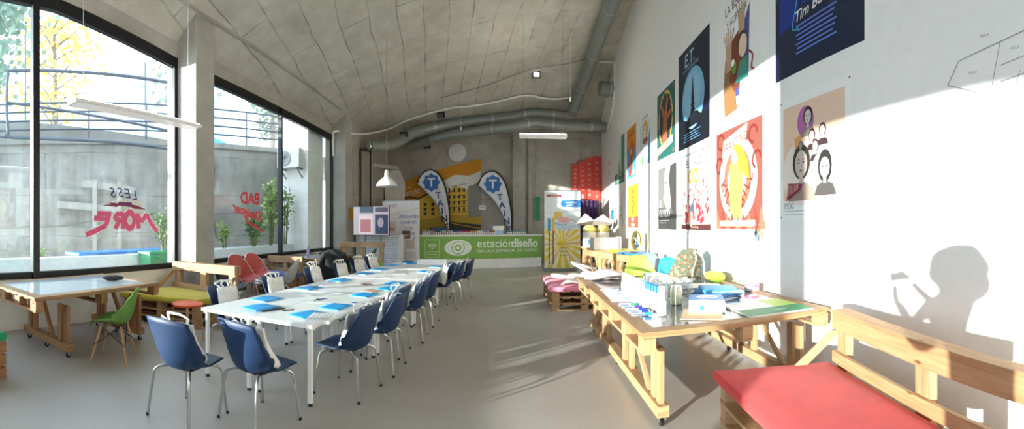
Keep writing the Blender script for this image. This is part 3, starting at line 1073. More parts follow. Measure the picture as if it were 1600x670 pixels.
def make_tote():
    t = thing('tote_bag', 'x', 'bag')
    m = MB()
    def fn(u, v):
        a = u * 2 * math.pi
        x = math.copysign(abs(math.cos(a)) ** .35, math.cos(a)) * (.175 + .012 * math.sin(v * 5 + a))
        y = math.copysign(abs(math.sin(a)) ** .6, math.sin(a)) * (.045 * (1 - v) + .012) * (1 + .3 * math.sin(3 * a + v * 7))
        return (x * (1 + .04 * v), y + .02 * math.sin(v * 4 + x * 9), .385 * v + .012 * math.sin(x * 14) * v)
    m.grid(fn, 40, 12, TOTE, cu=True)
    m.grid(lambda u, v: Vector(fn(u, 0)) * (1 - v * .98) + Vector((0, 0, .003)) * v, 40, 2, TOTE, cu=True)
    m.build('bag_body', t, solid=.004, angle=70)
    for k, sy in enumerate((-1, 1)):
        h = MB()
        pts = smoothpath([(-.085, .02 * sy, .30), (-.09, .022 * sy, .385), (-.1, .035 * sy, .44), (-.05 + .03 * k, .05 * sy - .03, .475 - .02 * k), (.05, .06 * sy - .05, .46), (.11, .03 * sy - .02, .43), (.088, .022 * sy, .385), (.085, .02 * sy, .30)], 5)
        for a, b in zip(pts, pts[1:]):
            h.beam(a, b, .026, .004, TOTE, up=(0, 1, .2))
        h.build('handle', t, angle=80)
    l = MB()
    fr = frame((-.1, -.062, .12), (1, 0, 0), (0, 0, 1))
    l.rect(fr, 0, .06, .035, .1, 3, REDL); l.rect(fr, .04, .06, .2, .075, 3, REDL); l.rect(fr, .04, .085, .2, .1, 3, BLUEL); l.rect(fr, 0, .0, .2, .02, 3, BLUEL)
    l.build('printed_mark', t, smooth=False)
    return t


TL = ['white tote bag with crumpled handles in the table end chair nearer the green chair',
      'white tote bag with flopped handles in the table end chair nearer the room centre',
      'white tote bag with red and blue print on the first window side chair',
      'white tote bag on the room side chair nearest the viewer',
      'white tote bag with tall handles in the second room side chair',
      'white tote bag mostly hidden in the third room side chair',
      'white tote bag with knotted handles in the fourth room side chair',
      'white tote bag in the fifth room side chair of the meeting tables',
      'white tote bag in the half turned sixth room side chair',
      'white tote bag in the seventh room side chair',
      'white tote bag with curled handle on the chair closest to the counter',
      'wide white tote bag over the second window side chair',
      'white tote bag with tall loop handles before the black jacket',
      'white tote bag with loose handles just past the black jacket',
      'white tote bag on the next to last window side chair',
      'small white tote bag on the farthest window side chair']
mt = make_tote()
rnd = random.Random(5)
for i, (x, y, a, lb) in enumerate(CH):
    an = R(-a)
    back = Vector((math.sin(-an), math.cos(-an), 0))  # facing
    side = Vector((back.y, -back.x, 0))
    off = -.035
    lo = Vector((x, y, .468)) + back * off + side * rnd.uniform(-.03, .03)
    big = i in (2, 11, 12, 13, 14, 15)
    if big: lo.z += .02
    o = mt if i == 0 else dup(mt, None)
    o.location = lo
    o.rotation_euler = (R(rnd.uniform(15, 19)), 0, an + R(rnd.uniform(-5, 5)))
    if i < 2: o.scale = (1.1, 1, .93)
    elif not big: o.scale = (1.05, 1, .9)
    else: o.scale = (1.15, 1, .97)
    if i in (12,): o.scale = (.85, .85, 1.08)
    if i in (11,): o.scale = (1.15, .9, .95)
    o['label'] = TL[i]; o['group'] = 'white tote bags on the navy chairs'

# other shell chairs
GREENC = plain('#6f9a45', .4, 0, .03); REDC = plain('#c8524b', .4, 0, .03); GREYC = plain('#c4c5c0', .45, 0, .03)
TEALC = plain('#1d6f84', .4); LIMEC = plain('#c4e25a', .4); DARKC = plain('#39434f', .45); TURQ = plain('#32b6cf', .4)
g = make_side_chair(GREENC, True)
g.location = (-4.12, 2.86, 0); g.rotation_euler = (0, 0, R(128)); g['label'] = 'green shell chair with wooden dowel legs at the big pallet table'
r = make_side_chair(REDC, False, WHITE)
r.location = (-5.15, 6.72, 0); r.rotation_euler = (0, 0, R(-110)); r.scale = (1.15,) * 3; r['label'] = 'red shell chair with white rim, the one nearer the concrete column'
r['group'] = 'red shell chairs'
dup(r, (-5.38, 7.55, 0), R(-115), 'red shell chair with white rim, the one beside the grey chair', 'red shell chairs', 1.12)
g2 = make_side_chair(GREYC, False); g2.location = (-4.35, 6.95, 0); g2.rotation_euler = (0, 0, R(105)); g2.scale = (1.1,) * 3; g2['label'] = 'light grey shell chair pulled up to the pallet table'
g3 = make_side_chair(TEALC, True); g3.location = (-4.05, 8.35, 0); g3.rotation_euler = (0, 0, R(60)); g3.scale = (1.12,) * 3; g3['label'] = 'dark teal shell chair under the black jacket'
g4 = make_side_chair(DARKC, False); g4.location = (-3.98, 10.45, 0); g4.rotation_euler = (0, 0, R(95)); g4.scale = (1.15,) * 3; g4['label'] = 'dark grey shell chair by the green bench cushion'
g5 = make_side_chair(plain('#26282c', .5), False); g5.location = (-4.88, 5.98, 0); g5.rotation_euler = (0, 0, R(-100)); g5['label'] = 'black shell chair behind the yellow couch by the column'
g6 = make_side_chair(LIMEC, False); g6.location = (2.25, 7.15, 0); g6.rotation_euler = (0, 0, R(175)); g6.scale = (1.22,) * 3; g6['label'] = 'lime green shell chair behind the long pallet table'
g7 = make_side_chair(TURQ, False); g7.location = (2.72, 6.62, 0); g7.rotation_euler = (0, 0, R(190)); g7.scale = (1.2,) * 3; g7['label'] = 'turquoise shell chair against the white wall behind the camouflage backpack'
g8 = make_side_chair(plain('#8f98a8', .45), False); g8.location = (2.72, 7.75, 0); g8.rotation_euler = (0, 0, R(185)); g8.scale = (1.22,) * 3; g8['label'] = 'blue grey shell chair between the blue box and turquoise chair'

# ------------------------------------------------------------------ white meeting tables, 4 rows of 2
TW = plain('#efefed', .35, 0, .01)


def make_table(w, l):
    t = thing('meeting_table', 'x', 'table')
    m = MB(); m.box(-w / 2, w / 2, -l / 2, l / 2, .695, .73, TW); m.build('tabletop', t, bevel=.003)
    for sx in (-1, 1):
        for sy in (-1, 1):
            x, y = sx * (w / 2 - .05), sy * (l / 2 - .05)
            k = MB(); k.cyl((x, y, .03), (x, y, .695), .025, TW, n=18); k.cyl((x, y, .68), (x, y, .695), .045, TW, n=18)
            o = k.build('leg', t)
            f = MB(); f.cyl((x, y, 0), (x, y, .03), .021, BLACK, n=14); f.build('foot', o)
    return t


tw, tl = .665, 1.60
ROW = ['first', 'second', 'third', 'last']
tab = make_table(tw, tl)
for j in range(4):
    for i in range(2):
        o = tab if (i == 0 and j == 0) else dup(tab)
        y = 3.2 + (tl + .012) * (j + .5)
        xc = lerp(-2.33, -2.12, j / 3)
        o.location = (xc + (i - .5) * (tw + .006), y, 0)
        o.rotation_euler = (0, 0, R(-2.2))
        o['label'] = 'white meeting table, %s row from the viewer, %s side' % (ROW[j], 'window' if i == 0 else 'room')
        o['group'] = 'white meeting tables pushed together'

# things on the meeting tables
FOLD = plain('#08a4ee', .45, 0, .02)
TZ = .73
CYAN_D = plain('#0f86c4', .5)


def make_folder():
    t = thing('folder', 'x', 'folder')
    m = MB(); m.box(-.165, .165, -.12, .12, 0, .004, FOLD); m.box(-.163, .160, -.118, .116, .004, .007, PAPER); m.build('back_cover', t, smooth=False)
    m = MB(); m.grid(lambda u, v: (-.165 + .33 * u, -.12 + .24 * v, .008 + .006 * (v ** 2) * math.sin(u * 3)), 6, 6, FOLD); m.build('front_cover', t, solid=.002)
    return t


FO = [(-2.50, 3.55, 78, 'blue folder at the table end over a black notebook'), (-2.75, 4.05, 82, 'blue folder near the table end on the window side'),
      (-1.93, 3.55, 70, 'blue folder at the near table corner under the patterned booklets'), (-1.85, 4.02, 86, 'blue folder beside a pen near the table corner'),
      (-2.72, 5.05, 78, 'blue folder with pens in front of the second tote bag'), (-1.83, 4.85, 80, 'blue folder before the second room side chair'),
      (-2.68, 6.0, 80, 'blue folder on the window side before the tall handled tote bag'), (-1.76, 5.95, 82, 'blue folder on the room side above the kraft notebook'),
      (-1.70, 5.45, 70, 'blue folder partly covered by tote handles'), (-2.65, 7.0, 78, 'blue folder level with the black jacket'),
      (-1.66, 7.6, 82, 'blue folder on the room side in the third table row'), (-2.62, 7.75, 78, 'blue folder on the window side in the third table row'),
      (-2.62, 8.65, 80, 'small looking blue folder towards the far window side corner'), (-2.35, 9.2, 88, 'blue folder at the far table end beside the white box'),
      (-1.65, 8.6, 84, 'blue folder at the far room side corner')]
fo = make_folder()
for i, (x, y, a, lb) in enumerate(FO):
    o = fo if i == 0 else dup(fo)
    o.location = (x, y, TZ + (.011 if i == 0 else 0)); o.rotation_euler = (0, 0, R(a)); o['label'] = lb; o['group'] = 'blue folders on the meeting tables'
m = MB(); m.box(-.14, .14, -.10, .10, 0, .009, plain('#1c2230', .5)); m.box(-.13, .142, -.098, .098, .002, .007, PAPER)
tag(m.build('notebook', None, (-2.42, 3.6, TZ), R(70)), 'black notebook under the blue folder at the table end', 'notebook')
m = MB(); m.box(-.12, .12, -.085, .085, 0, .01, plain('#c2a48c', .7)); m.box(-.118, .121, -.083, .083, .002, .008, PAPER)
tag(m.build('notebook', None, (-1.86, 5.18, TZ), R(78)), 'kraft brown notebook lying near the second room side chair', 'notebook')
# patterned booklets
DG = plain('#4f5a6b', .6)
t = thing('booklet_stack', 'stack of white booklets printed with a dark zigzag pattern at the table corner', 'booklets', (-1.72, 3.42, TZ), R(12))
for k in range(3):
    m = MB(); m.box(-.11, .11, -.15, .15, k * .011, k * .011 + .01, PAPER)
    if k == 2:
        fr = frame((-.11, -.15, .031), (1, 0, 0), (0, 1, 0))
        for q in range(9):
            for z in range(5):
                m.line(fr, [(.02 + z * .04, .02 + q * .031), (.035 + z * .04, .035 + q * .031), (.05 + z * .04, .02 + q * .031)], .007, 1, DG)
    m.build('booklet', t, smooth=False)


def pen(loc, a, body, lb, cap=None, L=.14, r=.0048, name='pen', cat='pen', group='pens on the meeting tables'):
    t = thing(name, lb, cat, loc, R(a), group)
    m = MB(); m.tube([(0, 0, r), (L * .62, 0, r)], r, body, 8); m.tube([(L * .62, 0, r), (L * .7, 0, r)], [r, r * .3], body, 8); m.build('barrel', t)
    m = MB(); m.tube([(-L * .32, 0, r), (.004, 0, r)], r * 1.12, cap or body, 8); m.beam((-L * .3, 0, r * 2.2), (-L * .08, 0, r * 2.2), .003, .002, cap or body); m.build('cap', t)


INK = plain('#23262e', .4); NAVYP = plain('#1d3a8a', .4)
pen((-2.22, 3.62, TZ + .0), 60, INK, 'black pen between the two folders at the table end')
pen((-2.22, 4.27, TZ + .004), 100, INK, 'black pen crossing another on the white paper')
pen((-2.17, 4.30, TZ + .012), 60, NAVYP, 'dark blue pen crossing the black pen on white paper')
pen((-1.74, 4.32, TZ), 10, NAVYP, 'dark blue pen beside the room side folder')
pen((-2.68, 5.12, TZ + .016), 85, INK, 'black pen lying on the folder before the second tote bag')
pen((-1.72, 5.62, TZ), 15, INK, 'black pen beyond the kraft notebook')
pen((-2.68, 6.1, TZ + .016), 80, INK, 'black pen on the folder before the tall handled bag')


def sheet(loc, a, w, l, lb, mat=PAPER, name='paper_sheet', h=.0012, art=None, group=None, curl=0.0, cat='paper'):
    m = MB()
    if curl: m.grid(lambda u, v: ((u - .5) * w, (v - .5) * l, h + curl * (abs(u - .5) * 2) ** 3 * (v)), 8, 8, mat); 
    m.box(-w / 2, w / 2, -l / 2, l / 2, 0, h, mat)
    if art: art(m, frame((-w / 2, -l / 2, h), (1, 0, 0), (0, 1, 0)), w, l)
    o = m.build(name, None, loc, R(a), smooth=False)
    tag(o, lb, cat, group)
    return o


def art_lines(m, fr, w, l):
    for k in range(9): m.rect(fr, w * .1, l * (.12 + k * .08), w * (.9 - .1 * (k % 3)), l * (.12 + k * .08) + .003, 1, DG)


def art_photo(m, fr, w, l):
    m.rect(fr, w * .06, l * .5, w * .94, l * .94, 1, plain('#9a5f55', .6)); m.rect(fr, w * .1, l * .55, w * .5, l * .85, 2, plain('#3c3236', .6)); m.rect(fr, w * .55, l * .55, w * .9, l * .8, 2, plain('#d9b49c', .6))
    for k in range(4): m.rect(fr, w * .1, l * (.1 + k * .09), w * .85, l * (.1 + k * .09) + .004, 1, DG)


sheet((-2.2, 4.28, TZ), 20, .21, .3, 'white paper with two crossed pens on the meeting table', art=art_lines)
sheet((-2.14, 5.75, TZ), 40, .15, .2, 'dark patterned leaflet in the middle of the second table row', plain('#8d7f78', .6), 'leaflet', art=art_photo, cat='leaflet')
sheet((-2.2, 6.55, TZ), 100, .1, .21, 'reddish photo leaflet in the middle of the tables', PAPER, 'leaflet', art=art_photo, cat='leaflet')
sheet((-2.12, 6.75, TZ), 60, .1, .21, 'second photo leaflet beside the reddish one', plain('#e6d3c4', .6), 'leaflet', art=art_photo, cat='leaflet')
sheet((-2.1, 7.4, TZ), 15, .22, .62, 'long grey printed sheet along the table joint', plain('#c9c9c7', .6), 'paper_sheet', .006, art=art_lines)
m = MB(); m.box(-.33, .33, -.12, .12, 0, .005, WHITE)
for (a, b, c_, d_) in ((-.33, .33, -.12, -.112), (-.33, .33, .112, .12), (-.33, -.322, -.12, .12), (.322, .33, -.12, .12)): m.box(a, b, c_, d_, 0, .1, WHITE)
tag(m.build('white_tray', None, (-1.85, 9.15, TZ), R(4)), 'shallow white tray box at the far end of the meeting tables', 'tray')
m = MB(); m.box(-.12, .12, -.06, .06, 0, .03, plain('#27449a', .5)); tag(m.build('blue_case', None, (-2.5, 9.45, TZ), 0, bevel=.006), 'flat dark blue case at the far table edge', 'case')


# ------------------------------------------------------------------ pallet furniture
def quad(A, B, C, D, U, V):
    """map local (u 0..U, v 0..V, z) onto ground corners A(0,0) B(U,0) C(U,V) D(0,V)"""
    A, B, C, D = [Vector((p[0], p[1], 0)) for p in (A, B, C, D)]
    def xf(p):
        u, v = p[0] / U, p[1] / V
        q = A * (1 - u) * (1 - v) + B * u * (1 - v) + C * u * v + D * (1 - u) * v
        return (q.x, q.y, p[2])
    return xf


def caster(t, xf, u, v, loc):
    c0 = Vector(xf((u, v, 0)))
    m = MB()
    m.tube([c0 + Vector((-.014, 0, .03)), c0 + Vector((.014, 0, .03))], .03, BLACK, 14)
    m.beam(c0 + Vector((-.019, 0, .03)), c0 + Vector((-.019, 0, .075)), .003, .025, STEEL, (0, 1, 0)); m.beam(c0 + Vector((.019, 0, .03)), c0 + Vector((.019, 0, .075)), .003, .025, STEEL, (0, 1, 0))
    m.cbox(c0 + Vector((0, 0, .078)), (.05, .05, .006), STEEL)
    m.build('caster', t, rel=loc)


def pallet_table(name, label, Q, U, V, h, wm, glass, along='u', rows=(.06, .5, .94), inset=.12, tmat=None):
    """along='u': trestle feet run across the table (u direction) at v positions rows"""
    xf = quad(*Q, U, V)
    loc = Vector(xf((U / 2, V / 2, 0)))
    t = thing(name, label, 'table', loc)
    def B(nm, fn, par=None, bevel=.003, mat=None):
        m = MB(xf); fn(m); return m.build(nm, par or t, rel=loc, bevel=bevel, smooth=False)
    tm = tmat or wm
    e = .14
    def top(m):
        m.box(0, U, 0, e, h - .03, h, tm); m.box(0, U, V - e, V, h - .03, h, tm)
        m.box(0, e, e, V - e, h - .03, h, tm); m.box(U - e, U, e, V - e, h - .03, h, tm)
    B('tabletop_frame', top)
    B('glass_top', lambda m: m.box(e, U - e, e, V - e, h - .012, h - .004, glass), bevel=0)
    def deck(m):
        n = int(V / .16)
        for k in range(n): m.box(.02, U - .02, V * (k + .1) / n, V * (k + .75) / n, h - .05, h - .032, wm)
    B('deck_boards', deck)
    for u in (.02, U / 2 - .05, U - .12):
        B('bottom_board', lambda m: m.box(u, u + .1, .01, V - .01, h - .175, h - .15, wm))
    nb = max(3, int(round(V / .55)) + 1)
    for k in range(nb):
        v = (V - .14) * k / (nb - 1)
        for u in (.02, U / 2 - .05, U - .12):
            B('spacer_block', lambda m: m.box(u, u + .1, v, v + .14, h - .15, h - .05, wm))
    for rr in rows:
        v = V * rr
        if along == 'u':
            B('foot_beam', lambda m: m.box(.0, U, v - .05, v + .05, .085, .185, wm))
            for u in (.04, .22, U - .31, U - .12): B('leg', lambda m: m.box(u, u + .085, v - .022, v + .022, .185, h - .175, wm))
            for s in (0, 1):
                a, b = (.32, .75) if s == 0 else (U - .32, U - .75)
                B('brace', lambda m: m.hexa([(a, v - .02, .19), (a + .06, v - .02, .19), (a + .06, v + .02, .19), (a, v + .02, .19), (b, v - .02, h - .18), (b + .06, v - .02, h - .18), (b + .06, v + .02, h - .18), (b, v + .02, h - .18)], wm))
            for u in (.05, U - .05): caster(t, xf, u, v, loc)
        else:
            u = U * rr
            B('foot_beam', lambda m: m.box(u - .05, u + .05, .12, V - .1, .085, .175, wm))
            ks = [0.16, .30] + ([V * f for f in (.30, .38, .62, .70)] if V > 2 else []) + [V - .42, V - .28]
            for v in ks: B('leg', lambda m: m.box(u - .022, u + .022, v, v + .085, .175, h - .175, wm))
            for v in (.17, V * .5, V - .2): caster(t, xf, u, v, loc)
            for (a, b) in ((.45, 1.0), (V - .5, V - 1.0)) if V > 2 else ((.5, .78),):
                B('brace', lambda m: m.hexa([(u - .02, a, .18), (u + .02, a, .18), (u + .02, a + .07, .18), (u - .02, a + .07, .18), (u - .02, b, h - .18), (u + .02, b, h - .18), (u + .02, b + .07, h - .18), (u - .02, b + .07, h - .18)], wm))
    return t, xf


TGLASS = plain('#9fa8b0', .08, 0, .02)
DKGLASS = plain('#70706e', .1, 0, .1)
pallet_table('pallet_table', 'large wheeled pallet wood table with pale glass top by the big window', [(-4.2, 1.85), (-4.42, 3.85), (-5.82, 3.8), (-5.6, 1.75)], 2.0, 1.4, .80, PALLET_D, plain('#c6d0d8', .07, 0, .02), along='v', rows=(.28, .88), tmat=OSB)
# (u runs along the table, v across: trestle beams run across at both ends)
pallet_table('pallet_table', 'long wheeled pallet wood table covered with stationery by the white wall', [(.92, 2.95), (2.78, 2.95), (2.92, 6.35), (.95, 6.35)], 1.86, 3.4, .80, PALLET, DKGLASS, along='v', rows=(.12, .88), tmat=OSB)
pallet_table('pallet_table', 'pallet wood table with grey top behind the grey chair and black jacket', [(-4.55, 8.78), (-4.32, 10.65), (-5.82, 10.65), (-5.82, 8.85)], 2.15, 1.35, .80, PALLET, TGLASS, along='v', rows=(.2, .85), tmat=OSB)


def pallet_couch(name, label, Q, U, V, cush, hs, hb, wm, back='v1', layers=3, cushth=.1, over=.03, backrest=True, cat='couch'):
    """seat footprint u 0..U, v 0..V; backrest along the v=V edge"""
    xf = quad(*Q, U, V)
    loc = Vector(xf((U / 2, V / 2, 0)))
    t = thing(name, label, cat, loc)
    def B(nm, fn, bevel=.003, **k):
        m = MB(xf); fn(m); return m.build(nm, t, rel=loc, bevel=bevel, **k)
    zb = hs - cushth
    th = zb / layers
    for L in range(layers):
        z0 = L * th
        def lay(m):
            n = max(3, int(V / .17))
            for k in range(n): m.box(0, U, V * k / n, V * (k + .72) / n, z0 + th - .022, z0 + th, wm)
            for u in (0, U / 2 - .045, U - .09): m.box(u, u + .09, 0, V, z0, z0 + .018, wm)
        B('pallet_boards', lay, smooth=False)
        for u in (0, U / 2 - .045, U - .09):
            for v in (.005, V / 2 - .06, V - .125):
                B('spacer_block', lambda m: m.box(u + .003, u + .087, v, v + .12, z0 + .018, z0 + th - .022, wm), smooth=False)
    # cushion with soft edges
    m = MB(xf)
    def cf(s, u0, u1, v0, v1, z0, z1):
        return lambda u, v: (lerp(u0, u1, u), lerp(v0, v1, v), z1 if s else z0)
    u0, u1, v0, v1 = -over, U + over, -over, V - .04
    N = 14
    def pil(u, v):
        a, b = u * 2 - 1, v * 2 - 1
        k = (1 - abs(a) ** 10) * (1 - abs(b) ** 10)
        return (lerp(u0, u1, u), lerp(v0, v1, v), zb + .012 + (cushth - .012) * (.78 + .22 * k ** .5) + .004 * math.sin(a * 5) * math.cos(b * 4))
    m.grid(pil, N, N, cush)
    def rimf(u, v):
        q = u * 4; i = int(q) % 4; f = q - int(q)
        c_ = [(0, 0), (1, 0), (1, 1), (0, 1), (0, 0)]
        a, b = lerp(c_[i][0], c_[i + 1][0], f), lerp(c_[i][1], c_[i + 1][1], f)
        p = pil(a, b)
        ins = .012 * math.sin(v * math.pi)
        ca, cb = (a - .5) * 2, (b - .5) * 2
        return (p[0] + ins * ca, p[1] + ins * cb, lerp(zb + .001, p[2], v))
    m.grid(rimf, 56, 5, cush, cu=True)
    m.build('cushion', t, rel=loc, angle=50)
    if backrest:
        w = .035
        B('back_rail', lambda m: (m.box(-.02, U + .02, V - .01, V + .03, hb - .15, hb, wm), m.box(-.02, U + .02, V + .02, V + .14, hb - .035, hb, wm), m.box(-.02, U + .02, V + .1, V + .14, hb - .15, hb - .035, wm)), smooth=False)
        B('lower_rail', lambda m: m.box(-.02, U + .02, V - .01, V + .03, zb + .08, zb + .17, wm), smooth=False)
        ps = [.0, U / 2 - .07, U - .14] if U < 2.4 else [.0, U / 3 - .05, 2 * U / 3 - .07, U - .14]
        for u in ps:
            B('back_post', lambda m: m.box(u, u + .14, V + .03, V + .1, 0, hb - .035, wm), smooth=False)
        for s in (-.018, U):
            B('side_brace', lambda m: m.hexa([(s, V - .42, zb + .02), (s + .018, V - .42, zb + .02), (s + .018, V - .31, zb + .02), (s, V - .31, zb + .02), (s, V - .03, hb - .17), (s + .018, V - .03, hb - .17), (s + .018, V + .08, hb - .17), (s, V + .08, hb - .17)], wm), smooth=False)
    return t, xf


CRED = cloth('#d63a3c', .75, 400); CYEL = cloth('#c9b634', .85, 400); CPNK = cloth('#ee8aa6', .8, 400); CGRN = cloth('#1f9a60', .8, 400); CBLU = cloth('#5a70a8', .85, 400); CLIM = cloth('#8cc045', .8, 400)
# red: u runs towards +... A front-near, B front-far, C back-far, D back-near (mirror order keeps the boards outward)
pallet_couch('pallet_couch', 'pallet wood couch with red cushion against the white wall', [(1.48, 2.76), (1.20, .55), (1.72, .35), (2.33, 2.42)], 2.15, .95, CRED, .52, .92, PALLET)
pallet_couch('pallet_couch', 'pallet wood couch with yellow cushion beside the concrete column', [(-5.75, 4.2), (-4.42, 4.6), (-4.25, 5.3), (-5.7, 5.3)], 1.4, .85, CYEL, .48, .93, PALLET)
pallet_couch('pallet_couch', 'pallet wood couch with pink cushions at the end of the long table', [(.65, 9.6), (.68, 7.75), (1.95, 7.75), (1.75, 9.8)], 1.9, 1.1, CPNK, .46, .5, PALLET, backrest=False)
pallet_couch('pallet_stool', 'pallet wood stool with green cushion at the frame edge beside the big table', [(-4.9, .5), (-4.02, .72), (-4.12, 1.5), (-5.0, 1.3)], .85, .8, CGRN, .5, .5, PALLET_D, backrest=False, cat='stool')
pallet_couch('pallet_bench', 'pallet bench with grey blue cushion behind the red chairs', [(-5.8, 8.0), (-4.85, 8.05), (-4.85, 8.6), (-5.8, 8.6)], 1.15, .65, CBLU, .5, .85, PALLET, cat='bench')
pallet_couch('pallet_bench', 'pallet bench with lime green cushion and long backrest near the television', [(-5.3, 11.2), (-3.9, 11.0), (-3.9, 11.85), (-5.35, 12.0)], 1.5, .8, CLIM, .5, 1.08, PALLET, cat='bench')

# pallet backrest with cut-out openings behind the pink couch
t = thing('couch_screen', 'wooden backrest with three rounded openings behind the pink couch', 'backrest', (2.15, 9.3, 0))
p0, p1 = Vector((1.85, 10.6, 0)), Vector((2.42, 8.1, 0))
d = (p1 - p0).normalized(); L = (p1 - p0).length; nn = Vector((d.y, -d.x, 0))
m = MB()
for (a, b) in ((.0, .12), (.78, .98)):
    m.beam(p0 + Vector((0, 0, .45 + a * .5)), p1 + Vector((0, 0, .45 + a * .5)), .05, .1 if a == 0 else .14, PALLET) if a == 0 else m.beam(p0 + Vector((0, 0, .9)), p1 + Vector((0, 0, .9)), .09, .14, PALLET)
m.build('rail', t, rel=t.location, smooth=False)
for k in range(4):
    q = p0 + d * (L * k / 3)
    m = MB(); m.beam(q + Vector((0, 0, 0)), q + Vector((0, 0, .9)), .16, .07, PALLET, up=tuple(nn)); m.build('back_post', t, rel=t.location, smooth=False)
    if k < 3:
        for s in (0, 1):
            q2 = q + d * (L / 3) * (.2 if s == 0 else .8); q3 = q + d * (L / 3) * (.36 if s == 0 else .64)
            m = MB(); m.beam(q2 + Vector((0, 0, .66)), q3 + Vector((0, 0, .86)), .05, .07, PALLET); m.beam(q2 + Vector((0, 0, .66)), q3 + Vector((0, 0, .48)), .05, .07, PALLET); m.build('corner_brace', t, rel=t.location, smooth=False)

# stools and loose things by the window
t = thing('round_stool', 'round stool with orange seat and bent beech legs', 'stool', (-4.12, 4.1, 0))
m = MB(); m.lathe([(0, .485), (.205, .485), (.22, .492), (.22, .512), (.205, .52), (0, .52)], plain('#fb5a1e', .4), n=40); m.build('seat', t)
for k in range(4):
    a = R(45 + 90 * k); c_, s_ = math.cos(a), math.sin(a)
    m = MB(); pp = smoothpath([(c_ * .08, s_ * .08, .475), (c_ * .15, s_ * .15, .475), (c_ * .195, s_ * .195, .44), (c_ * .215, s_ * .215, 0)], 4)
    for a_, b_ in zip(pp, pp[1:]): m.beam(a_, b_, .04, .018, BEECH, up=(c_, s_, .1))
    m.build('leg', t)
t = thing('swivel_stool', 'low black swivel stool with white ringed pad beside the yellow couch', 'stool', (-4.05, 5.95, 0))
m = MB(); m.lathe([(0, .60), (.2, .6), (.235, .615), (.235, .64), (.2, .655), (0, .655)], BLACK, n=36)
fr = frame((0, 0, .6555), (1, 0, 0), (0, 1, 0))
m.ring(fr, 0, 0, .15, .2, 1, WHITE, 36); m.ring(fr, 0, 0, .06, .1, 1, WHITE, 30); m.build('seat', t)
m = MB(); m.cyl((0, 0, .1), (0, 0, .6), .022, CHROME); m.build('column', t)
for k in range(5):
    a = R(72 * k); m = MB(); m.tube([(0, 0, .1), (math.cos(a) * .24, math.sin(a) * .24, .06)], [.018, .012], BLACK, 8); m.lathe([(.018, 0), (.025, .02), (.025, .04), (.018, .055)], BLACK, (math.cos(a) * .24, math.sin(a) * .24, 0), 12); m.build('foot', t)
m = MB(); m.blob((0, 0, .04), (.15, .07, .04), plain('#26272b', .6), 20, .08, 3)
tag(m.build('pouch', None, (-4.95, 3.42, .80), R(60)), 'black pouch lying on the pale glass table top', 'pouch')
# jacket draped on the teal chair
t = thing('jacket', 'black puffy jacket hung over the teal chair', 'jacket', (-3.8, 8.15, 0))
JK = cloth('#15171c', .8, 120)
m = MB()
def jf(u, v):
    a = u * 2 * math.pi
    w = .24 + .05 * math.sin(v * 3.1) + .012 * math.sin(7 * a)
    return (math.cos(a) * w * (1 if v < .9 else 1 - (v - .9) * 6) , math.sin(a) * (.11 + .03 * math.sin(5 * a + v * 9)) * (1 if v < .9 else 1 - (v - .9) * 6) + .05 * v, .35 + .72 * v + .015 * math.sin(a * 6 + v * 20))
m.grid(jf, 36, 24, JK, cu=True)
m.build('jacket_body', t, (0, 0, 0), R(40), angle=80)
for s in (-1, 1):
    m = MB(); m.tube(smoothpath([(s * .2, 0, .98), (s * .3, .02, .8), (s * .31, .05, .55), (s * .27, .08, .38)], 5), [.07] * 5 + [.065] * 5 + [.055] * 6, JK, 12); m.build('sleeve', t, (0, 0, 0), R(40), angle=80)
t = thing('water_bottle', 'lilac water bottle standing on the pallet table by the window', 'bottle', (-5.35, 9.85, .8))
m = MB(); m.lathe([(.0, 0), (.04, 0), (.042, .02), (.042, .17), (.02, .2), (.02, .21)], plain('#a79ac4', .3)); m.build('body', t)
m = MB(); m.lathe([(.022, .21), (.022, .245), (0, .245)], plain('#6b5f92', .4)); m.build('cap', t)
m = MB(); m.blob((0, 0, .05), (.14, .09, .05), JK, 18, .15, 4)
tag(m.build('scarf', None, (-4.95, 10.0, .8)), 'dark bundled scarf on the pallet table by the window', 'scarf')

# ------------------------------------------------------------------ ceiling services
DUCT = plain('#8f9490', .45, .35, .04)


def duct(path, r, label, name='ventilation_duct'):
    t = thing(name, label, 'duct', path[0])
    P = smoothpath(path, 6)
    m = MB(); m.tube(P, r, DUCT, 22); m.build('duct_tube', t, rel=t.location)
    for k in range(4, len(P) - 1, 6):
        d_ = (P[k + 1] - P[k]).normalized() * .03
        c_ = MB(); c_.tube([P[k] - d_, P[k] + d_], r * 1.05, STEEL, 22); c_.build('duct_collar', t, rel=t.location)
    return t


duct([(-5.05, 13.9, 4.42), (-4.42, 14.6, 4.56), (-3.78, 15.5, 5.18), (-2.63, 16.1, 5.54), (-.13, 16.4, 5.86), (.63, 16.4, 6.0), (2.0, 16.4, 5.95)], .2, 'long grey ventilation duct nearest the ceiling at the back, with an open silver end')
duct([(-4.3, 16.55, 4.85), (-2.66, 16.1, 5.12), (-.12, 15.9, 5.35), (.75, 15.9, 5.5), (1.88, 15.9, 5.42), (3.5, 15.9, 5.45)], .2, 'lower grey ventilation duct running across the back of the room')
duct([(2.6, 9.6, 7.75), (2.58, 11.9, 7.5), (2.5, 14.0, 7.0), (2.35, 15.4, 6.45), (2.2, 16.1, 6.0)], .22, 'grey ventilation duct running along the ceiling above the posters')
duct([(3.0, 14.6, 6.5), (3.55, 14.65, 6.5)], .26, 'short grey duct stub entering the white wall')
m = MB(); m.lathe([(.1, 0), (.2, .02), (.205, .06), (.2, .08)], CHROME, (0, 0, 0), 26, Matrix.Rotation(R(90), 4, 'Y'))
o = m.build('duct_end_ring', None, (-5.14, 13.82, 4.42), R(50)); tag(o, 'shiny metal ring at the open end of the long duct', 'duct ring')
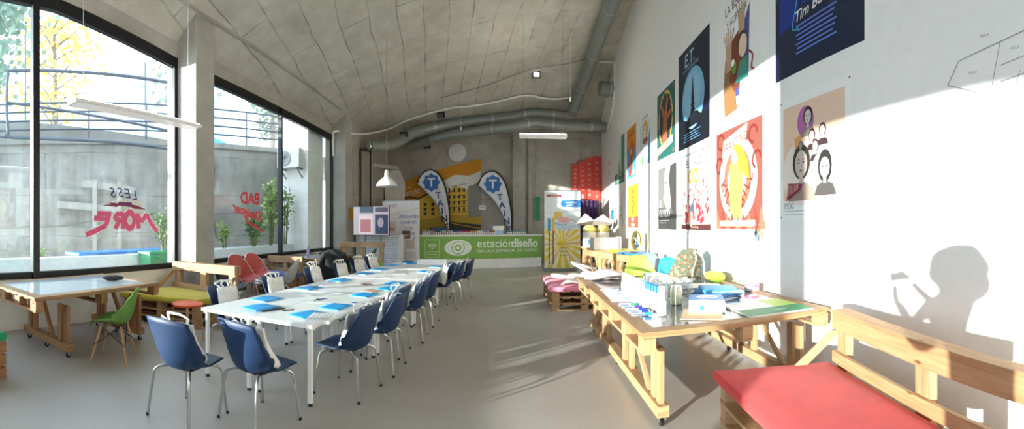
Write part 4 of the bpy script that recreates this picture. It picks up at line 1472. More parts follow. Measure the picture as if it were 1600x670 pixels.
m = MB(); m.tube(smoothpath([(-5.86, 12.55, 3.9), (-5.86, 12.52, 4.5), (-5.75, 12.5, 4.72), (-5.3, 13.6, 4.8), (-4.85, 15.3, 5.3), (-3.98, 15.3, 5.62), (-2.51, 15.3, 5.95), (-1.7, 15.45, 6.05), (-.84, 15.55, 6.2), (.36, 15.45, 6.42), (1.0, 15.7, 6.42), (1.6, 15.9, 6.45), (2.18, 15.9, 6.55)], 5), .035, WHITE, 8)
tag(m.build('cable_conduit'), 'white cable conduit curving across the ceiling towards the wall duct', 'conduit')
m = MB(); m.tube(smoothpath([(-2.58, 14.4, 6.08), (-1.0, 14.4, 6.45), (.54, 14.0, 6.85), (1.86, 14.0, 7.1), (2.7, 13.9, 7.35)], 5), .014, ALU, 6)
tag(m.build('cable'), 'thin grey cable across the ceiling in front of the conduit', 'cable')
m = MB(); m.tube(smoothpath([(2.9, 14.2, 7.3), (3.3, 14.3, 7.35), (3.49, 14.3, 7.2), (3.5, 14.6, 5.9), (3.5, 15.5, 5.3)], 4), .03, WHITE, 8)
tag(m.build('cable_conduit'), 'white conduit bending from the ceiling down the white wall', 'conduit')
for (x, y, z, l) in ((.74, 14.5, 6.85, 'square black spotlight with a lit white face on the ceiling'), (-2.81, 15.6, 5.8, 'small black spotlight on the ceiling above the long duct'), (-4.1, 15.0, 4.98, 'black round spotlight near the window corner of the ceiling'), (-3.7, 17.2, 4.95, 'small black spotlight on the back wall above the mural')):
    t = thing('ceiling_spotlight', l, 'spotlight', (x, y, z), 0, 'small black spotlights')
    m = MB(); m.cbox((0, 0, .0), (.28, .2, .2), BLACK); m.build('housing', t, bevel=.02)
    m = MB(); m.cbox((0, -.1, -.03), (.2, .02, .14), emit('#ffffff', 1.2) if x > 0 else plain('#55585a', .3)); m.build('lens', t)
    m = MB(); m.cyl((0, 0, .1), (0, 0, .3), .02, BLACK); m.build('mount', t)


def luminaire(loc, rz, L, w, h, label, hang, power):
    t = thing('pendant_luminaire', label, 'lamp', loc, rz)
    m = MB(); m.cbox((0, 0, 0), (w, L, h), plain('#f2f2f0', .5)); m.build('housing', t, bevel=.004)
    m = MB(); m.cbox((0, 0, -h / 2 - .003), (w * .86, L * .97, .006), emit('#fffaf2', .22)); m.build('diffuser', t)
    m = MB(); m.cbox((0, 0, h / 2 + .003), (w * .86, L * .97, .006), emit('#fff8ee', power)); m.build('added_uplight', t)  # glowing top face, added to brighten the ceiling
    for s in (-1, 1):
        m = MB(); m.tube([(0, s * L * .42, h / 2), (0, s * L * .42, zc(loc[0], loc[1]) - loc[2] + .05)], .003, ALU, 5); m.build('suspension_wire', t)
    return t


luminaire((-3.6, 2.86, 2.82), 0, 1.75, .2, .035, 'long flat white pendant luminaire in front of the big window', 5.5, 14)
luminaire((.77, 11.5, 4.07), R(90), 1.32, .2, .09, 'white pendant luminaire hanging before the back wall', 7.0, 14)
luminaire((-1.5, -2.5, 3.6), 0, 1.75, .2, .05, 'added white pendant luminaire, unseen behind the viewpoint, brightening the room', 7.0, 30)  # extra lamp out of view, added for more room light
# bell pendant
t = thing('pendant_lamp', 'white enamel bell pendant lamp above the window side chairs', 'lamp', (-3.19, 10, 2.58))
WE = plain('#dcdedb', .25)
m = MB(); m.lathe([(.27, 0), (.265, .03), (.22, .12), (.12, .2), (.055, .25), (.05, .38), (.03, .42), (0, .43)], WE, n=32, cap=False); m.build('lamp_shade', t, solid=.006)
m = MB(); m.tube([(0, 0, .42), (0, 0, zc(-3.19, 10) - 2.55)], .006, BLACK, 6); m.build('cord', t)
m = MB(); m.blob((0, 0, .1), (.05, .05, .07), plain('#f3efe2', .2), 14); m.build('bulb', t)
for (x, y, z0, z1, l) in ((-2.05, 15.6, 5.2, 6.1, 'small pendant sensor hanging in front of the ducts'), (1.6, 12, 5.2, 7.2, 'thin hanging sensor above the back luminaire')):
    t = thing('hanging_sensor', l, 'sensor', (x, y, z0)); m = MB(); m.tube([(0, 0, .1), (0, 0, z1 - z0)], .005, WHITE, 5); m.build('cord', t); m = MB(); m.lathe([(0, 0), (.03, .01), (.03, .12), (0, .14)], WHITE, n=12); m.build('body', t)

# ------------------------------------------------------------------ back of the room
BW = frame((-5.44, YB - .012, 1.35), (1, 0, 0), (0, 0, 1))
ORA = plain('#d08a1e', .7); YEL = plain('#d9b13a', .7); DK = plain('#3a3a38', .7); CRM = plain('#e8e4da', .7); GRYM = plain('#8d8a84', .7)
t = thing('wall_mural', 'orange and yellow city street photo mural on the back wall', 'mural', (-5.44, YB - .01, 1.35))
m = MB()
m.shape(BW, [(0, .2), (4.02, .0), (4.02, 3.08), (2.6, 2.75), (0, 1.99)], 0, ORA)
m.shape(BW, [(.7, 0.05), (2.2, .0), (2.2, 1.45), (1.6, 1.6), (.7, 1.15)], 2, YEL)
m.shape(BW, [(2.2, 0), (4.0, 0), (4.0, 2.55), (3.5, 2.35), (2.9, 2.4), (2.2, 2.05)], 2, CRM)
m.shape(BW, [(2.3, .6), (4.0, .5), (4.0, 2.2), (3.4, 1.75), (2.9, 1.95), (2.3, 1.4)], 4, YEL)
m.shape(BW, [(3.45, .6), (4.0, .6), (4.0, 2.05), (3.45, 1.9)], 6, GRYM)
m.shape(BW, [(.7, 0), (4.0, 0), (4.0, .62), (2.6, .72), (1.6, .5), (.7, .62)], 5, plain('#b99a35', .7))
m.shape(BW, [(2.6, 0), (4.0, 0), (4.0, .28), (2.6, .42)], 7, DK)
m.line(BW, [(2.5, .38), (4.0, .12)], .03, 8, YEL)
for k in range(9):
    for j in range(4):
        if k < 4: x, y0 = .85 + k * .34, .68 + j * .2
        else: x, y0 = 2.4 + (k - 4) * .21, .85 + j * .27
        if k >= 4: m.rect(BW, x, y0, x + .08, y0 + .17, 6, DK)
        elif j < 3: m.rect(BW, x, y0, x + .13, y0 + .13, 4, DK)
for k in range(6): m.line(BW, [(2.3, .8 + k * .2), (3.4, .82 + k * .24)], .02, 6, DK)
m.line(BW, [(.5, 1.25), (.8, 1.5), (1.3, 1.4), (1.7, 1.6)], .1, 6, plain('#5d4a28', .7))
m.text(BW, 'CINEMASCORE', .72, 1.5, .26, 6, CRM, rot=14, sx=.8)
m.text(BW, 'estación', .75, 1.82, .14, 6, CRM, rot=14)
m.add([BW[0] + Vector((0, .008, .2)), BW[0] + Vector((4.02, .008, 0)), BW[0] + Vector((4.02, .008, 3.08)), BW[0] + Vector((2.6, .008, 2.75)), BW[0] + Vector((0, .008, 1.99))], [(0, 1, 2, 3, 4)], ORA)
m.build('printed_photo', t, rel=t.location, smooth=False)
m = MB(); m.lathe([(0, -.02), (.36, -.02), (.38, 0), (.38, .02), (0, .03)], plain('#dcdcd9', .5), (0, 0, 0), 40, Matrix.Rotation(R(90), 4, 'X') @ Matrix.Scale(1.0, 4))
tag(m.build('wall_disc', None, (-2.44, YB - .06, 4.68)), 'white round disc mounted high on the back wall', 'disc')
m = MB()
pp = [(-.35, -.75), (.05, -.95), (.4, -.55), (.42, .2), (.2, .72), (-.2, .75), (-.5, .3), (-.45, -.5)]
fr = frame((0, 0, 0), (1, 0, 0), (0, 0, 1))
m.shape(fr, pp, 20, plain('#cfc8c3', .6)); m.shape(fr, pp, 0, plain('#cfc8c3', .6))
n_ = len(pp)
m.add([(p[0], 0, p[1]) for p in pp] + [(p[0], -.024, p[1]) for p in pp], [(i, (i + 1) % n_, n_ + (i + 1) % n_, n_ + i) for i in range(n_)], plain('#cfc8c3', .6))
tag(m.build('acoustic_panel', None, (-5.0, 16.9, 3.2), R(30), smooth=False), 'pale many sided acoustic panel in the back corner', 'panel')
m = MB()
for x in (-5.38, -5.2): m.tube([(x, 13.8 + (x + 5.38) * 3, 1.4), (x, 13.8 + (x + 5.38) * 3, 4.3)], .035, BLACK, 8)
m.tube([(-5.38, 13.8, 4.3), (-5.2, 14.34, 4.3)], .035, BLACK, 8)
tag(m.build('black_pipes'), 'black vertical pipes on the wall beside the television', 'pipes')
m = MB(); m.cbox((0, 0, 0), (.06, .22, .36), plain('#e0a52c', .5)); tag(m.build('notice_plate', None, (-5.42, 13.0, 2.0), 0, bevel=.004), 'small orange notice plate on the concrete corner column', 'notice')

# counter with green banner
P0, P1 = Vector((-3.42, 14.6, 0)), Vector((1.02, 16.2, 0))
dC = (P1 - P0).normalized(); nC = Vector((dC.y, -dC.x, 0)); LC = (P1 - P0).length
CW = plain('#f2f1ee', .4)
t = thing('reception_counter', 'long white reception counter at the back of the room', 'counter', (P0 + P1) / 2)
m = MB(); a, b = P0, P1; q = nC * -.7
m.hexa([a, b, b + q, a + q] + [p + Vector((0, 0, 1.2)) for p in (a, b, b + q, a + q)], CW); m.build('body', t, rel=t.location, bevel=.005, smooth=False)
m = MB(); a, b = P0 + nC * .05 - dC * .05, P1 + nC * .05 + dC * .05; q = nC * -.82
m.hexa([p + Vector((0, 0, 1.2)) for p in (a, b, b + q, a + q)] + [p + Vector((0, 0, 1.25)) for p in (a, b, b + q, a + q)], CW); m.build('countertop', t, rel=t.location, bevel=.004, smooth=False)
BG = plain('#86b556', .6); BWh = plain('#f3f6ec', .6)
t = thing('vinyl_banner', 'green vinyl banner with white eye logo and school name on the counter front', 'banner', P0 + nC * .01)
fr = (P0 + nC * .012 + Vector((0, 0, .36)), dC, Vector((0, 0, 1)))
m = MB(); LB, HB = LC, .83
m.rect(fr, 0, 0, LB, HB, 1, BG)
m.hexa([fr[0], fr[0] + dC * LB, fr[0] + dC * LB - nC * .008, fr[0] - nC * .008] + [p + Vector((0, 0, HB)) for p in (fr[0], fr[0] + dC * LB, fr[0] + dC * LB - nC * .008, fr[0] - nC * .008)], BG)
m.build('sheet', t, rel=t.location, smooth=False)
m = MB()
eye = lambda k: [(1.42 + k * .62 * math.cos(a_) * 1.0, .42 + k * .3 * math.sin(a_) * (1 - .35 * abs(math.cos(a_)) ** 3)) for a_ in [2 * math.pi * i / 40 for i in range(40)]]
m.shape(fr, [(1.42 - .52, .42)] + [(1.42 + .52 * math.cos(R(a_)), .42 + .29 * math.sin(R(a_))) for a_ in range(150, 29, -10)][::1] + [(1.42 + .52, .42)] + [(1.42 + .52 * math.cos(R(a_)), .42 + .29 * math.sin(R(a_))) for a_ in range(-30, -151, -10)], 3, BWh)
m.ring(fr, 1.42, .42, .215, .245, 5, BG, 30, 60, 400); m.ring(fr, 1.42, .42, .07, .12, 5, BG, 24)
m.line(fr, [(1.55, .65), (1.8, .52)], .02, 5, BG)
m.build('eye_logo', t, rel=t.location, smooth=False)
m = MB()
m.text(fr, 'estación', 2.12, .42, .46, 3, BWh, 'LEFT', sx=.94, bold=.004); m.text(fr, 'diseño', 3.47, .42, .46, 3, BWh, 'LEFT', sx=.9, bold=.028)
m.text(fr, 'ESCUELA SUPERIOR DE DISEÑO', 2.12, .24, .155, 3, BWh, 'LEFT', sx=1.12)
m.build('lettering', t, rel=t.location, smooth=False)
m = MB()
for (x0, y0, x1, y1) in ((.2, .08, .2, .72), (.2, .72, .72, .72), (.72, .72, .72, .08), (.72, .08, .2, .08)): m.line(fr, [(x0, y0), (x1, y1)], .012, 3, BWh)
m.ring(fr, .46, .38, .17, .2, 3, BWh, 12, 30, 150); m.ring(fr, .46, .38, .1, .13, 3, BWh, 12, 30, 150); m.ell(fr, .46, .4, .03, .03, 3, BWh, 12)
m.text(fr, 'Junta de Andalucía', .46, .27, .06, 3, BWh); m.rect(fr, .28, .18, .64, .195, 3, BWh)
m.build('emblem', t, rel=t.location, smooth=False)
# marker pens lined up on the counter
CAPS = ['#c9c9c9', '#b9a8a0', '#e3dfd9', '#d98f6d', '#2a4f8f', '#3ab0c8', '#e6e0dc', '#c36f46', '#e9c9b0', '#404a80', '#2f49a8', '#b03a8f', '#c8283f', '#d33', '#c22a35', '#e0a21c', '#f0b41a', '#efe9e2', '#d8d8dc', '#9aa4c0', '#c8c8ee', '#8e3a3c', '#d9d34a', '#2f9a66', '#228f7a', '#cf8a30', '#d02f35', '#bb2d2d', '#dcd7d2', '#e2e2e2']
CNM = {}
base_mark = {}
MWH = plain('#efe6e3', .4)
for k in range(44):
    col = CAPS[(k * 30 // 44) % 30] if k < 38 else '#36b3b8'
    nmc = col
    if col == '#d33': col = '#dd3333'
    if col not in base_mark:
        m = MB(); m.lathe([(.0, 0), (.026, 0), (.026, .10)], MWH, n=10, cap=False); m.lathe([(.027, .10), (.027, .15), (.02, .16), (0, .16)], plain(col, .4), n=10)
        o = m.build('marker_pen'); base_mark[col] = o
    else:
        o = base_mark[col].copy(); COL.objects.link(o)
    o.location = P0 + dC * (.12 + k * .082 + (0.42 if k > 33 else 0)) + nC * -.02 + Vector((0, 0, 1.25))
    h = lin(col); r_, g_, b_ = h[:3]
    cn = 'white' if min(r_, g_, b_) > .5 else 'grey' if max(r_, g_, b_) - min(r_, g_, b_) < .12 else 'red' if r_ > 2.2 * max(g_, b_) else 'blue' if b_ > 1.5 * r_ and b_ > g_ else 'green' if g_ >= max(r_, b_) else 'orange'
    if k > 33: lb = 'white marker with %s cap on the counter end by the sun banner' % cn
    else: lb = 'white marker with %s cap in the long row on the counter' % cn
    tag(o, lb, 'marker', 'marker pens on the counter, %s' % cn)
def card(loc, rz, s, mat, name, label, cat, par=None, bevel=.004):
    m = MB(); m.cbox((0, 0, s[2] / 2), s, mat); o = m.build(name, par, loc, R(rz), bevel=bevel)
    if not par: tag(o, label, cat)
    return o
card(P0 + dC * .75 - nC * .3 + Vector((0, 0, 1.25)), 20, (.62, .3, .28), plain('#1f3556', .5), 'display_box', 'dark blue display box behind the markers on the counter', 'box')
card(P0 + dC * 3.0 - nC * .15 + Vector((0, 0, 1.25)), 20, (.34, .2, .15), plain('#a9c8e6', .4), 'tissue_box', 'pale blue and white box on the counter beside the second flag', 'box')
card(P0 + dC * 3.0 - nC * .16 + Vector((0, 0, 1.402)), 16, (.42, .22, .18), plain('#f0f0f0', .5), 'paper_box', 'white box stacked on the pale blue box on the counter', 'box')
m = MB(); m.cbox((0, 0, 0), (.28, .012, .2), WHITE); m.text(frame((-.12, -.008, -.02), (1, 0, 0), (0, 0, 1)), 'AVISO', .12, 0, .07, 1, DG); tag(m.build('wall_sign', None, (-1.38, YB - .03, 2.35)), 'small white sign on the back wall between the feather flags', 'sign')


# feather flags
FW = plain('#eceef2', .7); FB = plain('#3f74bd', .7); FT = plain('#24407c', .7)


def feather(label, base, sc, cut=0):
    t = thing('feather_flag', label, 'flag', base)
    # outline of the sail, x to the right, z up (metres)
    mast = smoothpath([(.98, 0, .0), (.95, 0, 1.0), (.78, 0, 1.9), (.52, 0, 2.42), (.16, 0, 2.62), (-.2, 0, 2.45), (-.42, 0, 2.05)], 6)
    m = MB(); m.tube(mast, .03, BLACK, 8); m.build('mast', t)
    edge = smoothpath([(.93, 0, .02), (.6, 0, .85), (.2, 0, 1.45), (-.42, 0, 2.05)], 6)
    m = MB()
    N = 24
    def pick(P, v): k = v * (len(P) - 1); i = min(int(k), len(P) - 2); return P[i].lerp(P[i + 1], k - i)
    m.grid(lambda u, v: pick(mast, v).lerp(pick(edge, v), u) + Vector((0, .02 * math.sin(u * 9 + v * 5), 0)), 10, N, FW)
    m.build('sail', t, solid=.006)
    fr = frame((0, -.03, 0), (1, 0, 0), (0, 0, 1))
    m = MB()
    st = []
    for k in range(16):
        a_ = R(22.5 * k); r_ = .40 if k % 2 == 0 else .32
        st.append((.2 + r_ * math.cos(a_) * .95, 2.08 + r_ * math.sin(a_)))
    m.shape(fr, st, 1, FB); m.build('star_emblem', t, smooth=False)
    m = MB(); m.text(fr, 'T', .2, 1.92, .5, 4, FW, bold=.03)
    for k, ch in enumerate('TAINE'): m.text(fr, ch, .5 + .09 * k, 1.42 - .33 * k, .36, 4, FT, rot=4, bold=.02)
    m.build('lettering', t, smooth=False)
    m = MB(); m.tube([(.98, 0, 0), (1.0, 0, -base[2] + .1)], .025, BLACK, 8); m.cbox((1.0, 0, -base[2] + .03), (.24, .24, .06), BLACK); m.build('base', t)
    t.scale = (sc, sc, sc) if False else (1, 1, 1)
    return t


feather('white TAINE feather flag in front of the city mural', (-3.7, 17.15, 1.32), 1)
feather('white TAINE feather flag against the bare concrete, closer to the sun banner', (-1.12, 17.15, 1.22), 1)

# television on a stand
t = thing('television', 'flat television on a stand showing posters, before the patterned cabinet', 'television', (-4.6, 12.75, 0), R(2))
m = MB(); m.cbox((0, 0, 1.75), (1.24, .05, .96), BLACK); m.build('casing', t, bevel=.008)
m = MB(); fr = frame((-.6, -.028, 1.29), (1, 0, 0), (0, 0, 1))
SCR = emit('#b3aab2', .45); m.rect(fr, 0, 0, 1.2, .92, 1, SCR)
m.rect(fr, .22, .72, .68, .92, 2, emit('#2f4358', .5)); m.rect(fr, .18, .04, .66, .66, 2, emit('#cbbcc0', .5)); m.rect(fr, .24, .08, .6, .5, 3, emit('#b06f78', .4)); m.rect(fr, .74, .02, 1.18, .66, 2, emit('#27314a', .5)); m.rect(fr, .74, .74, 1.18, .9, 2, emit('#4a4552', .5))
m.ell(fr, .93, .4, .1, .16, 3, emit('#8f8794', .5)); m.build('screen', t, smooth=False)
for x in (-.22, .32):
    m = MB(); m.tube([(x, .06, .05), (x, .06, 1.6)], .022, ALU, 10); m.build('stand_pole', t)
m = MB(); m.beam((-.5, .06, .04), (.55, .06, .04), .3, .04, ALU); m.build('stand_base', t, bevel=.006)
# patterned cabinet
t = thing('patterned_cabinet', 'white cabinet covered with a blue maze pattern under the television', 'cabinet', (-4.96, 13.6, 0))
m = MB(); m.box(-.42, 1.15, -.25, .25, 0, 1.28, plain('#e9edf5', .5)); m.build('body', t, bevel=.004)
m = MB(); fr = frame((-.42, -.252, 0), (1, 0, 0), (0, 0, 1)); rr = random.Random(9); PB = plain('#5b74b5', .6); PD = plain('#3c4560', .6)
for i in range(19):
    for j in range(16):
        x, y = .04 + i * .08, .03 + j * .078
        q = rr.random(); mt_ = PB if rr.random() < .7 else PD
        if q < .4: m.line(fr, [(x, y), (x + .06, y)], .014, 1, mt_)
        elif q < .75: m.line(fr, [(x + .03, y - .03), (x + .03, y + .03)], .014, 1, mt_)
        else: m.ell(fr, x + .03, y, .016, .016, 1, mt_, 8)
m.build('maze_print', t, smooth=False)
m = MB(); m.box(-.46, -.43, -.25, .25, 0, 1.3, plain('#3f4656', .5)); m.build('side_panel', t)
card((-5.0, 13.5, 1.282), 8, (.5, .3, .12), plain('#e6e6e4', .6), 'paper_bundle', 'bundle of white papers on top of the patterned cabinet', 'papers')
# roll-up banner by the TV
t = thing('rollup_banner', 'pale roll-up banner with handwritten words and hand photos beside the television', 'banner', (-3.95, 14.1, 0), R(-4))
m = MB(); m.box(-.72, .66, -.01, .01, .08, 2.45, plain('#ebe4e2', .6)); fr = frame((-.72, -.012, .08), (1, 0, 0), (0, 0, 1))
SK = plain('#c59a80', .6); DKH = plain('#574a48', .6); HW = plain('#3a5fa8', .6); RDP = plain('#c84a4a', .6)
m.line(fr, [(.1, 2.2), (.55, 2.26)], .02, 1, RDP); m.line(fr, [(.1, 2.1), (.55, 2.2)], .012, 1, RDP); m.line(fr, [(.3, 1.9), (1.35, 2.12)], .01, 1, RDP)
for k, s in enumerate(('#stayday', 'creando', 'a tu', 'ritmo')): m.text(fr, s, .98, 1.78 - .2 * k, .2, 1, HW, shear=.35, sx=.95 if k else 1.05)
for (x, y, w_, h_, c_) in ((.2, 1.25, .3, .4, '#d9c2b8'), (.75, 1.05, .3, .28, '#6e5750'), (.22, .75, .5, .3, '#d2b4a4'), (.9, .7, .3, .3, '#cdbcb6'), (.2, .3, .5, .28, '#d9c9c2'), (.75, .25, .5, .35, '#d6d4d8')):
    m.rect(fr, x, y, x + w_, y + h_, 1, plain(c_, .6))
for (x, y) in ((.35, .9), (.45, .42), (.85, 1.15), (.3, 1.4)):
    m.ell(fr, x, y, .11, .06, 2, SK, 14); m.line(fr, [(x + .05, y), (x + .18, y + .06)], .03, 2, SK); m.line(fr, [(x + .05, y - .03), (x + .19, y)], .025, 2, DKH)
m.text(fr, 'J', 1.15, .95, .25, 1, HW, shear=.3)
m.build('printed_sheet', t, smooth=False)
m = MB(); m.box(-.74, .68, -.12, .12, 0, .09, ALU); m.build('base', t, bevel=.01); m = MB(); m.box(-.73, .67, -.015, .015, 2.45, 2.48, ALU); m.build('top_bar', t)
m = MB(); m.tube([(-.03, .03, .08), (-.03, .03, 2.46)], .012, ALU, 8); m.build('pole', t)
# roll-up banner with the sun
t = thing('rollup_banner', 'white and yellow roll-up banner with sunburst drawing beside the counter', 'banner', (1.64, 14.5, 0), R(-3))
m = MB(); m.box(-.62, .64, -.01, .01, .1, 2.8, plain('#e6f0f6', .6)); fr = frame((-.62, -.012, .1), (1, 0, 0), (0, 0, 1))
SY = plain('#f3d848', .6); SO = plain('#f0c987', .6)
m.rect(fr, 0, 0, 1.26, 1.38, 1, plain('#f7f1d2', .6))
for k in range(18):
    a0, a1 = R(k * 20 - 3), R(k * 20 + 8)
    cx, cy = .62, .86
    def edge_(a_):
        c_, s_ = math.cos(a_), math.sin(a_)
        tt = min([((1.25 - cx) / c_) if c_ > 1e-6 else 9, ((0.01 - cx) / c_) if c_ < -1e-6 else 9, ((1.37 - cy) / s_) if s_ > 1e-6 else 9, ((.01 - cy) / s_) if s_ < -1e-6 else 9])
        return (cx + c_ * tt, cy + s_ * tt)
    m.shape(fr, [(cx, cy), edge_(a0), edge_(a1)], 2, SY if k % 3 else SO)
m.ell(fr, .62, .86, .16, .16, 3, SY)
m.shape(fr, [(0, 1.38), (.3, 1.46), (.7, 1.3), (1.0, 1.42), (1.26, 1.36), (1.26, 1.56), (.9, 1.52), (.5, 1.62), (0, 1.55)], 3, plain('#cfe3f2', .6))
m.line(fr, [(.1, 1.75), (.3, 1.58), (.7, 1.5), (.9, 1.72), (1.22, 1.6)], .014, 4, DG)
for (x, c_) in ((.12, '#3aa5d8'), (.26, '#f0c23a')):
    m.rect(fr, x, 1.3, x + .09, 1.75, 4, plain(c_, .6)); m.rect(fr, x + .025, .15, x + .065, 1.3, 4, DG)
m.rect(fr, .35, 1.72, .62, 1.98, 4, plain('#e9c65a', .6)); m.rect(fr, .5, 1.6, .85, 1.8, 5, plain('#eeb9b4', .6))
m.rect(fr, .62, 2.14, 1.26, 2.38, 3, plain('#2178c9', .5)); m.shape(fr, [(.62, 2.14), (.57, 2.26), (.62, 2.38)], 3, plain('#2178c9', .5))
m.text(fr, 'actualidad', .94, 2.28, .1, 5, BWh, shear=.2); m.text(fr, 'gráfica', .9, 2.18, .1, 5, BWh, shear=.2)
m.rect(fr, .12, 2.5, .6, 2.58, 3, RDP); m.text(fr, 'estudiantes', .36, 2.515, .07, 4, BWh); m.ell(fr, .1, 2.54, .03, .03, 3, DKH, 12)
for k in range(4): m.text(fr, ['TODO PASA', 'sobre el', 'DIBUJO', 'siempre'][k], .68, .82 - .13 * k, .1, 5, DG, shear=.2)
m.build('printed_sheet', t, smooth=False)
m = MB(); m.box(-.64, .66, -.14, .14, 0, .1, ALU); m.build('base', t, bevel=.01); m = MB(); m.box(-.63, .65, -.015, .015, 2.8, 2.83, ALU); m.build('top_bar', t)
m = MB(); m.tube([(0, .03, .1), (0, .03, 2.81)], .012, ALU, 8); m.build('pole', t)
m = MB(); m.box(-.1, .1, -.01, .01, -.5, .5, plain('#2f9a66', .6)); tag(m.build('wall_ribbon', None, (.93, YB - .05, 2.3), bevel=.003), 'narrow green strip on the concrete beside the sun banner', 'strip')

# four red glyph boards, overlapping on the back wall near the corner
RB = plain('#d8493b', .5)
BL = ['red glyph board on the back wall, nearest the sun banner', 'second red glyph board from the sun banner', 'third red glyph board from the sun banner', 'red glyph board closest to the white wall, hung highest']
for k in range(4):
    t = thing('glyph_board', BL[k], 'board', (2.53 + .31 * k, YB - .06 - .03 * (k % 2), 2.7 - .07 * (k == 3)), 0, 'red glyph boards')
    h_ = 1.5 + .14 * k
    m = MB(); m.box(-.17, .17, -.015, .015, 0, h_, RB); m.build('board', t, bevel=.012)
    m = MB(); fr = frame((0, -.017, 0), (1, 0, 0), (0, 0, 1)); rr = random.Random(40 + k)
    for j in range(7):
        y = .15 + j * (h_ - .25) / 7; q = rr.randint(0, 3)
        if q == 0: m.ring(fr, 0, y + .05, .04, .052, 1, BWh, 12)
        elif q == 1: m.line(fr, [(-.05, y), (0, y + .09), (.05, y)], .012, 1, BWh)
        elif q == 2: m.line(fr, [(-.05, y + .03), (.05, y + .06)], .014, 1, BWh)
        else: m.ring(fr, 0, y + .03, .04, .052, 1, BWh, 8, 0, 180)
    if k == 1: m.rect(fr, -.04, .05, .04, .16, 2, BWh)
    m.build('glyphs', t, smooth=False)
PUR = cloth('#57386f', .9, 100)
m = MB(); m.grid(lambda u, v: (-.6 + 1.15 * u, .05 * math.sin(u * 40) , .3 + 2.35 * v), 60, 6, PUR)
tag(m.build('purple_curtain', None, (2.95, 17.2, 0), solid=.01), 'purple curtain hanging below the red glyph boards', 'curtain')

# side cabinet along the white wall with its load
t = thing('side_cabinet', 'low wooden cabinet behind the pink couch carrying white models', 'cabinet', (2.75, 12.6, 0))
m = MB(); m.box(-.55, .5, -1.3, 1.3, .84, .9, PALLET); m.build('top', t, bevel=.004, smooth=False)
for (x, y) in ((-.5, -1.25), (.4, -1.25), (-.5, 1.15), (.4, 1.15)):
    m = MB(); m.box(x, x + .1, y, y + .1, 0, .84, PALLET); m.build('leg', t, smooth=False)
m = MB(); m.box(-.5, .48, -1.2, 1.2, .3, .34, PALLET); m.build('shelf', t, smooth=False)
WPL = plain('#f2f0ea', .5)
for i, (x, y) in enumerate(((2.38, 13.2), (2.85, 13.35))):
    t = thing('paper_bust', ['white plastic container with yellow lid, nearer the sun banner', 'white plastic container with yellow lid, nearer the white wall'][i], 'container', (x, y, .9), 0, 'white containers with yellow lids')
    m = MB(); m.lathe([(.18, 0), (.22, .05), (.22, .45), (.16, .52)], WPL, n=26); m.build('body', t)
    m = MB(); m.lathe([(.2, .5), (.22, .53), (.21, .62), (.12, .7), (0, .72)], plain('#ecdf7a', .5), n=26); m.build('lid', t)
    m = MB(); m.box(-.08, .05, -.232, -.2, .08, .25, plain('#3a8fd0', .5)); m.build('blue_label', t)
    t.name = 'lidded_container'
t = thing('paper_model', 'folded grey white paper model on top of the lidded containers', 'paper model', (2.6, 13.6, 1.65))
m = MB(); pts = [(-.6, 0, 0), (-.3, -.1, .35), (0, 0, .12), (.3, -.1, .32), (.65, 0, .05), (.6, .3, -.05), (0, .35, -.05), (-.5, .3, -.05)]
m.add(pts, [(0, 1, 2), (2, 3, 4), (0, 2, 6, 7), (2, 4, 5, 6), (1, 7, 6), (3, 6, 5)], plain('#d5cfc9', .7)); m.build('folded_sheet', t, solid=.01, smooth=False)
card((2.62, 12.05, .9), 3, (.75, .5, .34), plain('#ecebe6', .5), 'storage_box', 'large white storage box on the wooden cabinet top', 'box')
card((3.05, 12.1, .9), 3, (.06, .5, .36), plain('#c9c7c4', .6), 'flat_case', 'narrow grey case standing beside the white storage box', 'case')
for i, (x, y, c1, c2, l) in enumerate(((2.8, 10.45, '#e6d83a', '#4c4a38', 'cardboard box with bright yellow lid behind the lime chair'), (2.76, 9.3, '#2e86d6', '#34465e', 'dark box with bright blue lid behind the lime chair'))):
    t = thing('lidded_box', l, 'box', (x, y, .72))
    m = MB(); m.box(-.3, .3, -.38, .38, 0, .2, plain(c2, .6)); m.build('body', t, bevel=.006)
    m = MB(); m.box(-.33, .33, -.41, .41, .17, .25, plain(c1, .45)); m.box(-.1, .0, -.2, .2, .25, .256, plain(c2, .6)); m.build('lid', t, bevel=.006)
    if i: m = MB(); m.text(frame((0, -.382, .03), (1, 0, 0), (0, 0, 1)), 'JJAL', .25, 0, .14, 2, WHITE); m.build('lettering', t, smooth=False)
t = thing('work_desk', 'plain light desk along the white wall carrying the lidded boxes', 'desk', (2.78, 9.95, 0))
m = MB(); m.box(-.33, .42, -1.05, 1.1, .68, .72, WHITE); m.build('top', t, bevel=.004)
for (x, y) in ((-.3, -1.0), (.33, -1.0), (-.3, 1.0), (.33, 1.0)): m = MB(); m.box(x, x + .05, y, y + .05, 0, .68, WHITE); m.build('leg', t)
t = thing('table_mirror', 'gold rimmed oval mirror standing on the desk by the white wall', 'mirror', (2.95, 9.84, .72))
m = MB(); Mx = Matrix.Rotation(R(-20), 4, 'Z')
m.tube([Mx @ Vector((.13 * math.cos(R(a_)), 0, .5 + .24 * math.sin(R(a_)))) for a_ in range(0, 360, 12)], .014, plain('#c9b06a', .25, .8), 8, closed=True); m.build('rim', t)
m = MB(); m.add([Mx @ Vector((.125 * math.cos(R(a_)), .004, .5 + .235 * math.sin(R(a_)))) for a_ in range(0, 360, 12)], [tuple(range(30))], plain('#eef0f0', .03, 1.0, 0)); m.build('mirror_glass', t, solid=.004)
m = MB(); m.tube([(0, 0, .01), (0, 0, .27)], .012, WHITE, 8); m.lathe([(.09, 0), (.09, .012), (.02, .03)], WHITE, n=20); m.build('stand', t)
